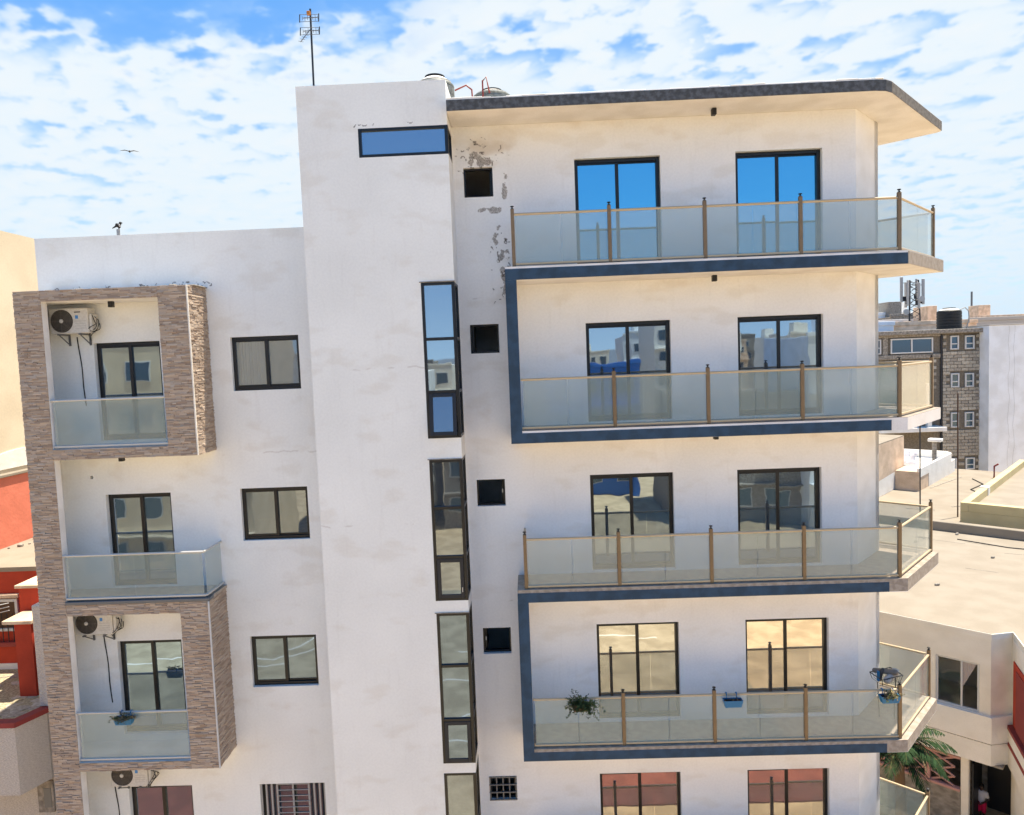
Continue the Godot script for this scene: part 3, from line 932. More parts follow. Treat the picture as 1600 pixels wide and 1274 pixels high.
	railing(b, Vector3(-9.595, 4.975, 0.79), Vector3(-7.255, 4.975, 0.79), [], M.silver_aluminium, 1.04, false, false)
	for q in [[-8.44, 14.48], [-8.47, 11.31]]:
		part(b, "soffit_lamp", boxm(Vector3(q[0] - 0.045, q[1] - 0.12, 0.35), Vector3(q[0] + 0.045, q[1] - 0.001, 0.46), 0.01), M.black_plastic)

# ------------------------------------------------------------------ things on and around the building
func air_conditioner(at: Vector3, label: String, flip_fan := false) -> Node3D:
	# at: lower left front corner of the casing; width 0.80, height 0.52, depth 0.28
	var t := thing("air_conditioner", label, "air conditioner", at, 0.0, "outdoor air conditioner units on the balcony walls")
	part(t, "casing", boxm(Vector3(0, 0, -0.28), Vector3(0.80, 0.52, 0), 0.018), M.white_plastic)
	var fx := 0.26
	var mb := MB.new()
	mb.lathe([Vector2(0.0, 0.0), Vector2(0.215, 0.0), Vector2(0.225, 0.012), Vector2(0.235, 0.0)], 32)
	var fo := part(t, "fan_opening", mb.done(), M.fan_dark, Vector3(fx, 0.26, 0.003))
	fo.rotation.x = PI / 2
	for k in 6:
		var ring := []
		var r := 0.05 + 0.032 * k
		for q in 25:
			ring.append(Vector3(fx + r * cos(TAU * q / 24), 0.26 + r * sin(TAU * q / 24), 0.022))
		mb = MB.new()
		mb.tube(ring, 0.0038, 5)
		part(t, "guard_ring", mb.done(), M.fan_grille)
	for k in 8:
		var w := TAU * k / 8
		mb = MB.new()
		mb.tube([Vector3(fx + 0.04 * cos(w), 0.26 + 0.04 * sin(w), 0.024), Vector3(fx + 0.225 * cos(w), 0.26 + 0.225 * sin(w), 0.018)], 0.0035, 5)
		part(t, "guard_spoke", mb.done(), M.fan_grille)
	mb = MB.new()
	mb.lathe([Vector2(0.0, 0.035), Vector2(0.03, 0.032), Vector2(0.04, 0.02), Vector2(0.04, 0.0)], 18)
	var hub := part(t, "fan_hub", mb.done(), M.white_plastic, Vector3(fx, 0.26, 0.003))
	hub.rotation.x = PI / 2
	part(t, "side_cover", boxm(Vector3(0.80, 0.05, -0.26), Vector3(0.86, 0.40, -0.03), 0.02), M.white_plastic)
	part(t, "sticker", boxm(Vector3(0.545, 0.30, 0.001), Vector3(0.605, 0.37, 0.003)), M.sticker_blue)
	part(t, "name_plate", boxm(Vector3(0.53, 0.425, 0.001), Vector3(0.66, 0.445, 0.003)), M.dark_steel)
	for k in 4:
		part(t, "casing_groove", boxm(Vector3(0.53, 0.10 + 0.05 * k, 0.0005), Vector3(0.76, 0.106 + 0.05 * k, 0.002)), M.panel_grey)
	for x in [0.18, 0.62]:
		mb = MB.new()
		mb.box(Vector3(x - 0.02, -0.03, -0.34), Vector3(x + 0.02, -0.001, 0.03), 0.004)
		mb.box(Vector3(x - 0.02, -0.24, -0.345), Vector3(x + 0.02, -0.03, -0.32), 0.004)
		mb.tube([Vector3(x, -0.02, 0.0), Vector3(x, -0.22, -0.33)], 0.012, 6)
		part(t, "bracket", mb.done(), M.grey_metal)
	# pipes and loops of cable at the valve side
	for k in 4:
		var pts := []
		var ph := rng.randf() * 6.0
		for q in 16:
			var w := q / 15.0
			pts.append(Vector3(0.84 + 0.10 * sin(w * PI * 1.3 + 0.3 * k) + 0.015 * sin(w * 9 + ph), 0.36 - 0.05 * k - 0.34 * w + 0.03 * sin(w * 7 + ph), -0.06 - 0.05 * k + 0.05 * w))
		mb = MB.new()
		mb.tube(pts, 0.008, 6)
		part(t, "cable", mb.done(), M.cable_black)
	return t

func drain_hose(at: Vector3, drop: float, label: String):
	var pts := []
	for q in 14:
		var w := q / 13.0
		pts.append(Vector3(0.03 * sin(w * 4.0) + 0.10 * w * w, -drop * w, 0.012 + 0.008 * sin(w * 11)))
	var mb := MB.new()
	mb.tube(pts, 0.011, 7)
	var o := part(self, "drain_hose", mb.done(), M.cable_black, at)
	tag(o, label, "hose", "drain hoses below the air conditioners")

func leaf_blade(mb: MB, p: Vector3, d: Vector3, l: float, w: float, up := Vector3.UP):
	var s := d.cross(up)
	if s.length() < 0.01:
		s = d.cross(Vector3.RIGHT)
	s = s.normalized() * w
	var n := s.cross(d).normalized() * w * 0.5
	mb.quad(p, p + d * l * 0.45 + s - n, p + d * l, p + d * l * 0.45 - s - n)

func planter(at: Vector3, kind: String, label: String) -> Node3D:
	# at: middle of the rail that it hangs on, 0.03 in front of it
	var t := thing("hanging_planter", label, "planter", at, 0.0, "planters hung on the balcony rails")
	var mb := MB.new()
	var w := 0.19; var h := 0.14; var dp := 0.15
	var y1 := -0.055
	var lo := [Vector3(-w * 0.82, y1 - h, 0.02), Vector3(w * 0.82, y1 - h, 0.02), Vector3(w * 0.82, y1 - h, 0.02 + dp * 0.75), Vector3(-w * 0.82, y1 - h, 0.02 + dp * 0.75)]
	var hi := [Vector3(-w, y1, 0.0), Vector3(w, y1, 0.0), Vector3(w, y1, dp), Vector3(-w, y1, dp)]
	for k in 4:
		var q := (k + 1) % 4
		mb.face(lo[k], lo[q], hi[q], hi[k], (lo[k] + lo[q]) / 2 - Vector3(0, y1 - h, dp / 2) + Vector3(0, 0, 0.0001))
		mb.face(hi[k] * 0.93 + Vector3(0, y1 * 0.07, dp * 0.035), hi[q] * 0.93 + Vector3(0, y1 * 0.07, dp * 0.035), hi[q], hi[k], Vector3.UP)
	mb.face(lo[0], lo[1], lo[2], lo[3], Vector3.DOWN)
	part(t, "trough", mb.done(), M.planter_blue if kind != "trailing" else M.palm_trunk)
	part(t, "soil", boxm(Vector3(-w * 0.88, y1 - 0.05, 0.012), Vector3(w * 0.88, y1 - 0.02, dp * 0.9)), M.soil)
	for x in [-0.1, 0.1]:
		mb = MB.new()
		mb.tube([Vector3(x, y1, 0.005), Vector3(x, 0.02, 0.005), Vector3(x, 0.045, -0.03), Vector3(x, 0.02, -0.065), Vector3(x, -0.03, -0.065)], 0.012, 6)
		part(t, "hook", mb.done(), M.planter_blue if kind != "trailing" else M.palm_trunk)
	if kind == "empty":
		for k in 22:
			mb = MB.new()
			mb.col = Color(0.16, 0.13, 0.08) * rng.randf_range(0.6, 1.5)
			var p := Vector3(rng.randf_range(-w, w) * 0.8, y1 - 0.02, rng.randf_range(0.02, dp * 0.85))
			leaf_blade(mb, p, Vector3(rng.randf_range(-1, 1), rng.randf_range(0.2, 0.7), rng.randf_range(-0.3, 0.6)).normalized(), rng.randf_range(0.04, 0.09), 0.012)
			part(t, "dry_leaf", mb.done(), M.leaf)
		return t
	var stems := 64 if kind == "trailing" else 20
	for k in stems:
		var p := Vector3(rng.randf_range(-w, w) * 0.7, y1 - 0.01, rng.randf_range(0.03, dp * 0.85))
		var d := Vector3(rng.randf_range(-1, 1), rng.randf_range(0.1, 1.0), rng.randf_range(-0.2, 1.0)).normalized()
		var L := rng.randf_range(0.16, 0.40) if kind == "trailing" else rng.randf_range(0.08, 0.2)
		var pts := [p]
		mb = MB.new()
		mb.col = Color(0.10, 0.11, 0.045) if kind != "dry" else Color(0.20, 0.15, 0.09)
		for q in 6:
			d = (d + Vector3(0, (-0.30 if k % 3 else -0.06) if kind == "trailing" else -0.12, 0)).normalized()
			pts.append(pts[-1] + d * L / 6)
		mb.tube(pts, 0.0035, 4, 0.0015)
		for q in range(1, 7):
			for s in 3:
				mb.col = (Color(0.075, 0.10, 0.035) if kind != "dry" or rng.randf() < 0.35 else Color(0.26, 0.20, 0.11)) * rng.randf_range(0.6, 1.5)
				leaf_blade(mb, pts[q], Vector3(rng.randf_range(-1, 1), rng.randf_range(-0.5, 0.9), rng.randf_range(-0.6, 1)).normalized(), rng.randf_range(0.035, 0.07), 0.014)
		part(t, "plant_stem", mb.done(), M.leaf)
	return t

func water_tank(at: Vector3, r: float, h: float, body: Material, label: String) -> Node3D:
	var t := thing("water_tank", label, "water tank", at, 0.0, "plastic water tanks on the roofs")
	var mb := MB.new()
	var prof := [Vector2(0, 0), Vector2(r, 0)]
	var n := 6
	for k in n:
		var y0 := h * 0.82 * k / n
		var y1 := h * 0.82 * (k + 1) / n
		prof.append_array([Vector2(r, y0 + 0.02), Vector2(r, y1 - 0.05), Vector2(r * 0.965, y1 - 0.035), Vector2(r * 0.965, y1 - 0.015), Vector2(r, y1)])
	prof.append_array([Vector2(r * 0.99, h * 0.84), Vector2(r * 0.8, h * 0.90), Vector2(r * 0.52, h * 0.94), Vector2(0, h * 0.94)])
	mb.lathe(prof, 32)
	part(t, "body", mb.done(), body)
	mb = MB.new()
	mb.lathe([Vector2(r * 0.5, h * 0.93), Vector2(r * 0.5, h * 0.975), Vector2(r * 0.53, h * 0.98), Vector2(r * 0.53, h), Vector2(r * 0.2, h * 1.02), Vector2(0, h * 1.02)], 24)
	part(t, "lid", mb.done(), M.tank_black)
	mb = MB.new()
	mb.lathe([Vector2(r * 0.82, h * 0.885), Vector2(r * 0.86, h * 0.895), Vector2(r * 0.56, h * 0.96), Vector2(r * 0.53, h * 0.945)], 32)
	part(t, "collar", mb.done(), M.old_white_paint)
	return t

func pipe(called: String, pts: Array, r: float, m: Material, label: String, category: String, group := ""):
	var base: Vector3 = pts[0]
	var mb := MB.new()
	mb.tube(pts.map(func(p): return p - base), r, 7)
	var o := part(self, called, mb.done(), m, base)
	tag(o, label, category, group)
	return o

func make_antenna():
	var at := Vector3(-4.05, 18.2, 0.35)
	var t := thing("television_antenna", "thin mast with grid television antenna on the stair tower roof", "antenna", at)
	var mb := MB.new()
	mb.tube([Vector3(0, 0, 0), Vector3(0.02, 1.85, 0)], 0.02, 8)
	part(t, "mast", mb.done(), M.dark_steel)
	for k in 2:
		var y := 1.42 + 0.22 * k + (0.03 if k else 0.0)
		mb = MB.new()
		mb.tube([Vector3(-0.13, y, 0.03), Vector3(0.17, y, 0.03)], 0.008, 6)
		part(t, "boom", mb.done(), M.grey_metal)
		for q in 8:
			var x := -0.19 + 0.36 * q / 7.0
			mb = MB.new()
			mb.tube([Vector3(x, y - 0.06 + 0.02 * (q % 2), 0.03), Vector3(x, y + 0.05 - 0.015 * (q % 3), 0.03)], 0.0045, 5)
			part(t, "element", mb.done(), M.grey_metal)
		for sx in [-0.19, 0.19]:
			mb = MB.new()
			mb.tube([Vector3(sx - 0.01, y - 0.075, 0.02), Vector3(sx, y + 0.075, 0.02)], 0.011, 5)
			part(t, "reflector_bar", mb.done(), M.dark_steel)
		mb = MB.new()
		mb.tube([Vector3(-0.19, y + 0.07, 0.03), Vector3(0.19, y + 0.055, 0.03)], 0.005, 5)
		mb.tube([Vector3(-0.19, y - 0.07, 0.03), Vector3(0.19, y - 0.075, 0.03)], 0.005, 5)
		part(t, "grid_frame", mb.done(), M.grey_metal)
	mb = MB.new()
	mb.tube([Vector3(0.0, 1.44, 0.03), Vector3(-0.16, 1.16, 0.16)], 0.009, 6)
	part(t, "brace", mb.done(), M.grey_metal)
	for q in 5:
		var p := Vector3(0.0, 1.44, 0.03).lerp(Vector3(-0.16, 1.16, 0.16), 0.25 + 0.18 * q)
		mb = MB.new()
		mb.tube([p + Vector3(-0.05, 0.01, 0), p + Vector3(0.05, -0.01, 0)], 0.0045, 5)
		part(t, "element", mb.done(), M.grey_metal)
	part(t, "junction_box", boxm(Vector3(-0.04, 1.72, 0.0), Vector3(0.03, 1.79, 0.07), 0.008), mat("amber_plastic", Color(0.70, 0.45, 0.15), 0.5))

# a smooth body from tapered bones, meshed as surface nets. bones: [a, b, ra, rb]
func flesh(bones: Array, cell: float, blend: float) -> ArrayMesh:
	var lo := Vector3.INF
	var hi := -Vector3.INF
	for q in bones:
		var r: float = maxf(q[2], q[3]) + cell * 2
		for e in 2:
			lo = lo.min(q[e] - Vector3.ONE * r)
			hi = hi.max(q[e] + Vector3.ONE * r)
	var nx := int((hi.x - lo.x) / cell) + 2
	var ny := int((hi.y - lo.y) / cell) + 2
	var nz := int((hi.z - lo.z) / cell) + 2
	var field := PackedFloat32Array()
	field.resize(nx * ny * nz)
	field.fill(1.0)
	for q in bones:
		var a: Vector3 = q[0]; var ab: Vector3 = q[1] - q[0]
		var l2 := maxf(ab.length_squared(), 1e-8)
		var R: float = maxf(q[2], q[3]) + blend + cell * 2
		var p0: Vector3 = ((q[0].min(q[1]) - Vector3.ONE * R - lo) / cell).floor().max(Vector3.ZERO)
		var p1: Vector3 = ((q[0].max(q[1]) + Vector3.ONE * R - lo) / cell).ceil().min(Vector3(nx - 1, ny - 1, nz - 1))
		for k in range(int(p0.z), int(p1.z) + 1):
			for j in range(int(p0.y), int(p1.y) + 1):
				for i in range(int(p0.x), int(p1.x) + 1):
					var p := lo + Vector3(i, j, k) * cell
					var t := clampf((p - a).dot(ab) / l2, 0, 1)
					var d := (p - a - ab * t).length() - lerpf(q[2], q[3], t)
					var at := (k * ny + j) * nx + i
					var f := field[at]
					var h := maxf(blend - absf(f - d), 0.0) / blend
					field[at] = minf(f, d) - h * h * blend * 0.25
	var ids := {}
	var verts := PackedVector3Array()
	var cells := []
	for k in nz - 1:
		for j in ny - 1:
			for i in nx - 1:
				var at := (k * ny + j) * nx + i
				var s := 0
				var sum := Vector3.ZERO
				var cnt := 0
				var c := [field[at], field[at + 1], field[at + nx], field[at + nx + 1], field[at + nx * ny], field[at + nx * ny + 1], field[at + nx * ny + nx], field[at + nx * ny + nx + 1]]
				for q in 8:
					if c[q] < 0:
						s += 1
				if s == 0 or s == 8:
					continue
				for e in [[0, 1], [2, 3], [4, 5], [6, 7], [0, 2], [1, 3], [4, 6], [5, 7], [0, 4], [1, 5], [2, 6], [3, 7]]:
					var f0: float = c[e[0]]; var f1: float = c[e[1]]
					if (f0 < 0) != (f1 < 0):
						var t := f0 / (f0 - f1)
						var A := Vector3(e[0] & 1, (e[0] >> 1) & 1, e[0] >> 2)
						var B := Vector3(e[1] & 1, (e[1] >> 1) & 1, e[1] >> 2)
						sum += A.lerp(B, t)
						cnt += 1
				ids[at] = verts.size()
				verts.append(lo + (Vector3(i, j, k) + sum / cnt) * cell)
				cells.append(Vector3i(i, j, k))
	var st := SurfaceTool.new()
	st.begin(Mesh.PRIMITIVE_TRIANGLES)
	st.set_smooth_group(0)
	for p in verts:
		st.add_vertex(p)
	var step := [1, nx, nx * ny]
	for cc in cells:
		var at: int = (cc.z * ny + cc.y) * nx + cc.x
		for ax in 3:
			var u: int = step[(ax + 1) % 3]
			var w: int = step[(ax + 2) % 3]
			if cc[(ax + 1) % 3] == 0 or cc[(ax + 2) % 3] == 0:
				continue
			var f0 := field[at]; var f1 := field[at + step[ax]]
			if (f0 < 0) == (f1 < 0):
				continue
			var q := [ids[at], ids[at - u], ids[at - u - w], ids[at - w]]
			if f0 < 0:
				q.reverse()
			for k in [0, 1, 2, 0, 2, 3]:
				st.add_index(q[k])
	st.generate_normals()
	return st.commit()

func bird(at: Vector3, turn: float, flying: bool, label: String):
	var t := thing("bird", label, "bird", at, turn)
	if flying:
		t.scale = Vector3.ONE * 0.6
		part(t, "body", flesh([[Vector3(0, 0, -0.14), Vector3(0, 0, 0.05), 0.035, 0.055], [Vector3(0, 0, 0.05), Vector3(0, 0.0, 0.16), 0.05, 0.03], [Vector3(0, 0, -0.14), Vector3(0, 0, -0.26), 0.03, 0.018]], 0.014, 0.04), M.bird_black)
		for s in [-1.0, 1.0]:
			var mb := MB.new()
			var p := [Vector3(0.03 * s, 0.02, 0.08), Vector3(0.03 * s, 0.02, -0.08), Vector3(0.28 * s, 0.075, -0.06), Vector3(0.28 * s, 0.075, 0.10), Vector3(0.62 * s, 0.03, -0.04)]
			for dy in [0.0, -0.012]:
				var o := Vector3(0, dy, 0)
				mb.face(p[0] + o, p[1] + o, p[2] + o, p[3] + o, Vector3(0, 1 if dy == 0 else -1, 0))
				mb.tri(p[3] + o, p[2] + o, p[4] + o)
			part(t, "wing", mb.done(), M.bird_black)
	else:
		t.scale = Vector3.ONE * 0.8
		part(t, "body", flesh([[Vector3(0.02, 0.07, 0), Vector3(-0.03, 0.12, 0), 0.04, 0.045], [Vector3(0.03, 0.11, 0), Vector3(0.055, 0.16, 0), 0.035, 0.03], [Vector3(0.055, 0.175, 0), Vector3(0.07, 0.175, 0), 0.03, 0.024], [Vector3(0.085, 0.172, 0), Vector3(0.125, 0.165, 0), 0.009, 0.004], [Vector3(-0.03, 0.10, 0), Vector3(-0.15, 0.03, 0), 0.03, 0.012], [Vector3(0.01, 0.05, 0.015), Vector3(0.012, 0.0, 0.015), 0.012, 0.009], [Vector3(0.01, 0.05, -0.015), Vector3(0.012, 0.0, -0.015), 0.012, 0.009]], 0.009, 0.02), M.bird_black)
		part(t, "breast", flesh([[Vector3(0.045, 0.08, 0.02), Vector3(0.035, 0.12, 0.02), 0.022, 0.026]], 0.009, 0.015), M.bird_white)

func person(at: Vector3, turn: float, h: float, label: String, top: Material, low: Material, pose: String) -> Node3D:
	var t := thing("person", label, "person", at, turn)
	var k := h / 1.72
	var J := {"hip": Vector3(0, 0.92, 0), "chest": Vector3(0, 1.28, 0.01), "neck": Vector3(0, 1.46, 0), "head": Vector3(0, 1.60, 0.02)}
	var limbs := []
	var shirt := [[Vector3(0, 0.96, 0), Vector3(0, 1.16, 0), 0.125, 0.125], [Vector3(0, 1.16, 0), Vector3(0, 1.34, 0), 0.13, 0.125], [Vector3(-0.13, 1.37, 0), Vector3(0.13, 1.37, 0), 0.075, 0.075]]
	var trousers := [[Vector3(-0.05, 0.93, 0), Vector3(0.05, 0.93, 0), 0.125, 0.125]]
	for s in [-1.0, 1.0]:
		var sh := Vector3(0.18 * s, 1.38, 0)
		var el := Vector3(0.25 * s, 1.10, -0.02)
		var wr := Vector3(0.10 * s, 1.03, 0.20)
		if pose == "stride":
			el = Vector3(0.24 * s, 1.12, 0.10 * s)
			wr = Vector3(0.24 * s, 0.92, 0.28 * s + 0.05)
		var hipj := Vector3(0.09 * s, 0.90, 0)
		var kn := Vector3(0.10 * s, 0.50, 0.03)
		var an := Vector3(0.10 * s, 0.09, 0)
		if pose == "stride":
			kn = Vector3(0.09 * s, 0.52, -0.18 * s + 0.05)
			an = Vector3(0.09 * s, 0.10, -0.34 * s - 0.05)
		limbs += [[sh, el, 0.052, 0.042], [el, wr, 0.04, 0.03], [hipj, kn, 0.082, 0.056], [kn, an, 0.055, 0.038], [an, an + Vector3(0, -0.05, 0.15), 0.042, 0.032]]
		# palm, four fingers, thumb
		var dir: Vector3 = (wr - el).normalized()
		var palm: Vector3 = wr + dir * 0.07
		limbs.append([wr, palm, 0.03, 0.036])
		for f in 4:
			var off := Vector3(0.0, 0.026 - 0.017 * f, 0)
			var k1: Vector3 = palm + off + dir * 0.045
			limbs.append([palm + off, k1, 0.010, 0.009])
			limbs.append([k1, k1 + (dir + Vector3(-0.5 * s, -0.1, 0)).normalized() * [0.03, 0.036, 0.032, 0.024][f], 0.009, 0.007])
		limbs.append([wr + dir * 0.03, wr + dir * 0.05 + Vector3(-0.03 * s, 0.04, 0.01), 0.012, 0.009])
		shirt.append([sh, sh.lerp(el, 0.55), 0.068, 0.064])
		trousers.append([hipj, hipj.lerp(kn, 0.8 if pose != "stride" else 1.0), 0.098, 0.082])
		if pose == "stride":
			trousers.append([kn, an, 0.075, 0.06])
	var body := limbs + [[Vector3(0, 0.95, 0), Vector3(0, 1.3, 0), 0.11, 0.115], [Vector3(0, 1.34, 0), Vector3(0, 1.50, 0.01), 0.06, 0.05],
		[Vector3(0, 1.56, 0.015), Vector3(0, 1.635, 0.0), 0.078, 0.092], [Vector3(0, 1.54, 0.055), Vector3(0, 1.535, 0.06), 0.05, 0.05],
		[Vector3(0, 1.59, 0.095), Vector3(0, 1.575, 0.108), 0.012, 0.016], [Vector3(-0.092, 1.59, 0.0), Vector3(-0.092, 1.605, -0.01), 0.014, 0.018], [Vector3(0.092, 1.59, 0.0), Vector3(0.092, 1.605, -0.01), 0.014, 0.018]]
	var sc := func(bones: Array) -> Array: return bones.map(func(q): return [q[0] * k, q[1] * k, q[2] * k, q[3] * k])
	part(t, "body", flesh(sc.call(body), 0.016, 0.02), M.skin)
	part(t, "shirt", flesh(sc.call(shirt), 0.018, 0.05), top)
	part(t, "shorts", flesh(sc.call(trousers), 0.018, 0.04), low)
	part(t, "hair", flesh(sc.call([[Vector3(0, 1.645, -0.015), Vector3(0, 1.63, -0.04), 0.098, 0.09], [Vector3(0, 1.69, 0.03), Vector3(0, 1.69, 0.0), 0.05, 0.06]]), 0.016, 0.03), M.hair_black)
	for s in [-1.0, 1.0]:
		part(t, "eye", flesh([[Vector3(0.033 * s, 1.612, 0.087) * k, Vector3(0.036 * s, 1.612, 0.086) * k, 0.011 * k, 0.011 * k]], 0.005, 0.005), M.bird_white)
	part(t, "mouth", boxm(Vector3(-0.022, 1.535, 0.10) * k, Vector3(0.022, 1.543, 0.112) * k, 0.003), M.dull_red_paint)
	return t

func make_palm(at: Vector3):
	var t := thing("palm_tree", "palm tree with green and dry drooping fronds beside the latticed garden wall", "palm", at)
	var mb := MB.new()
	var pts := []
	for k in 10:
		pts.append(Vector3(0.05 * sin(k * 0.5), 3.2 * k / 9.0, 0.03 * cos(k * 0.7)))
	mb.tube(pts, 0.16, 12, 0.12)
	part(t, "trunk", mb.done(), M.palm_trunk)
	var n := 24
	for f in n:
		var az := TAU * f * 0.381966 + rng.randf_range(-0.2, 0.2)
		var age := float(f) / n
		var el := lerpf(1.15, -0.30, age) + rng.randf_range(-0.12, 0.12)
		var L := rng.randf_range(1.2, 1.6) * (0.7 if age > 0.85 else 1.0)
		var dry := age > 0.80
		var d := Vector3(cos(az) * cos(el), sin(el), sin(az) * cos(el))
		var p := Vector3(0.05, 3.2, 0)
		var line := [p]
		mb = MB.new()
		var droop := 0.10 if not dry else 0.16
		for q in 14:
			d = (d + Vector3(0, -droop * (0.5 + q / 10.0), 0)).normalized()
			p += d * L / 14
			line.append(p)
		mb.col = Color(0.11, 0.13, 0.05) if not dry else Color(0.30, 0.25, 0.16)
		mb.tube(line, 0.014, 5, 0.004)
		for q in range(1, 15):
			var dd: Vector3 = (line[q] - line[q - 1]).normalized()
			var side := dd.cross(Vector3.UP).normalized()
			for s in [-1.0, 1.0]:
				for r in 2:
					var at2: Vector3 = line[q - 1].lerp(line[q], r * 0.5)
					var ld: Vector3 = (dd * 0.75 + side * s * 0.8 + Vector3(0, -0.35 + rng.randf_range(-0.15, 0.15), 0)).normalized()
					var ll := (0.42 if not dry else 0.30) * sin(PI * clampf(q / 15.5 + 0.08, 0, 1)) * rng.randf_range(0.8, 1.15) + 0.06
					mb.col = (Color(0.022, 0.045, 0.018) if not dry else Color(0.36, 0.30, 0.19)) * rng.randf_range(0.65, 1.4)
					var mid := at2 + ld * ll * 0.5
					var tip := mid + (ld + Vector3(0, -0.35, 0)).normalized() * ll * 0.5
					var sv := ld.cross(Vector3.UP).normalized() * 0.02
					mb.quad(at2 - sv * 0.5, at2 + sv * 0.5, mid + sv, mid - sv)
					mb.tri(mid - sv, mid + sv, tip)
		part(t, "frond", mb.done(), M.leaf)

# ------------------------------------------------------------------ neighbours on the right, in the axes of the side street
func poly(a: Array) -> PackedVector2Array:
	var p := PackedVector2Array()
	for q in a:
		p.append(Vector2(q[0], q[1]))
	return p

func prism(a: Array, y0: float, y1: float) -> ArrayMesh:
	var mb := MB.new()
	mb.prism(poly(a), y0, y1)
	return mb.done()

func make_right():
	var P := Vector3(12.68, 0, -4.79)
	# ---- the house with the big sunlit roof terrace
	var h := thing("terrace_house", "cream house with a wide flat sunlit roof, dark sliding window and projecting sill band", "house", P, TURN)
	var mb := MB.new()
	mb.wall(-9.0, 1.02, 0.0, 4.62, 0.0, 0.2, [[-1.37, 2.42, -0.27, 3.86]])
	part(h, "wall", mb.done(), M.beige_paint)
	part(h, "roof", prism([[-9, 0.02], [0.02, 0.02], [0.43, -0.5], [1.35, 1.78], [6, 1.78], [8, -11.6], [-12, -11.6]], 4.62, 4.795), M.beige_paint)
	part(h, "roof_finish", prism([[-9, 0.0], [0.0, 0.0], [0.43, -0.54], [1.38, 1.74], [6, 1.74], [8, -11.6], [-12, -11.6]], 4.796, 4.80), M.sunlit_roof)
	part(h, "corner_wall", prism([[0, 0], [0.417, -0.507], [0.35, -0.65], [-0.2, -0.2]], 1.02, 4.62), M.beige_paint)
	var wing := part(h, "wing_wall", prism([[0.417, -0.507], [1.33, 1.75], [4.0, 1.75], [4.0, -3.0], [0.9, -3.0]], GROUND, 4.62), M.old_white_paint)
	var ang := atan2(-0.927, 0.375)
	var q0 := Vector3(0.417, 0, -0.507)
	var recess := part(wing, "red_doorway", boxm(Vector3(0.22, 2.2, 0.0), Vector3(1.9, 4.05, 0.03), 0.01), M.red_paint, q0, ang)
	part(recess, "door_leaf", boxm(Vector3(0.55, 2.2, 0.031), Vector3(1.8, 3.9, 0.05), 0.01), M.dull_red_paint)
	part(wing, "sill_band", boxm(Vector3(0.05, 1.55, 0.0), Vector3(2.4, 1.68, 0.13), 0.01), M.dull_red_paint, q0, ang)
	part(wing, "sill_band", boxm(Vector3(0.05, 2.05, 0.0), Vector3(2.4, 2.17, 0.15), 0.01), M.dull_red_paint, q0, ang)
	part(wing, "parapet_panel", boxm(Vector3(0.05, 1.68, 0.0), Vector3(2.4, 2.05, 0.12), 0.01), M.old_white_paint, q0, ang)
	part(wing, "parapet_panel", boxm(Vector3(0.05, 0.95, 0.0), Vector3(2.4, 1.55, 0.115), 0.01), M.old_white_paint, q0, ang)
	part(h, "sill_band", prism([[-9, 0.001], [-9, 0.10], [0.04, 0.10], [0.48, -0.44], [0.42, -0.51], [0, 0.001]], 1.64, 2.41), M.old_white_paint)
	part(h, "sill_band", prism([[-9, 0.001], [-9, 0.085], [0.03, 0.085], [0.47, -0.45], [0.42, -0.51], [0, 0.001]], 1.0, 1.61), M.old_white_paint)
	var w := MB.new()
	for q in [[-1.37, 2.42, -1.31, 3.86], [-0.33, 2.42, -0.27, 3.86], [-1.31, 2.42, -0.33, 2.48], [-1.31, 3.80, -0.33, 3.86], [-0.74, 2.48, -0.69, 3.80]]:
		w.box(Vector3(q[0], q[1], -0.09), Vector3(q[2], q[3], -0.03), 0.004)
	var wf := part(h, "window", w.done(), M.window_white)
	hang_pane(wf, -1.31, 2.48, -0.74, 3.80, -0.06, M.plain_glass)
	# the room behind
	mb = MB.new()
	mb.box(Vector3(-2.2, 1.7, -3.2), Vector3(0.2, 1.78, -0.2)); mb.box(Vector3(-2.2, 4.5, -3.2), Vector3(-0.05, 4.6, -0.2))
	mb.box(Vector3(-2.2, 1.78, -3.3), Vector3(0.2, 4.5, -3.2)); mb.box(Vector3(-2.3, 1.7, -3.2), Vector3(-2.2, 4.6, -0.2)); mb.box(Vector3(-0.15, 1.78, -3.2), Vector3(-0.05, 4.5, -0.2))
	part(h, "room", mb.done(), M.beige_paint)
	# curtain gathered to one side behind the open half
	mb = MB.new()
	for q in 10:
		var x0 := lerpf(-0.69, -0.36, q / 10.0)
		var x1 := lerpf(-0.69, -0.36, (q + 1) / 10.0)
		var b0 := lerpf(3.05, 3.78, q / 10.0)
		var b1 := lerpf(3.05, 3.78, (q + 1) / 10.0)
		var z0 := -0.055 + 0.008 * (q % 2)
		var z1 := -0.055 + 0.008 * ((q + 1) % 2)
		mb.quad(Vector3(x0, b0, z0), Vector3(x1, b1, z1), Vector3(x1, 3.80, z1), Vector3(x0, 3.80, z0))
	part(wf, "curtain", mb.done(), M.curtain_cloth)
	# ground floor, set back behind the garden wall
	part(h, "porch_wall", boxm(Vector3(-9, GROUND, -2.2), Vector3(0.9, 1.0, -2.0)), M.bare_concrete)
	part(h, "porch_ceiling", boxm(Vector3(-9, 0.95, -2.0), Vector3(0.3, 1.01, -0.01)), M.bare_concrete)
	part(h, "gate_pillar", boxm(Vector3(-0.72, GROUND, -0.2), Vector3(-0.52, 0.99, 0.0), 0.01), M.beige_paint)
	part(h, "open_gate", boxm(Vector3(-0.48, GROUND + 0.05, -1.35), Vector3(-0.44, 0.75, -0.2)), M.dark_steel)
	part(h, "door", boxm(Vector3(-0.4, GROUND, -1.99), Vector3(0.45, 0.72, -1.93), 0.01), M.dark_steel)
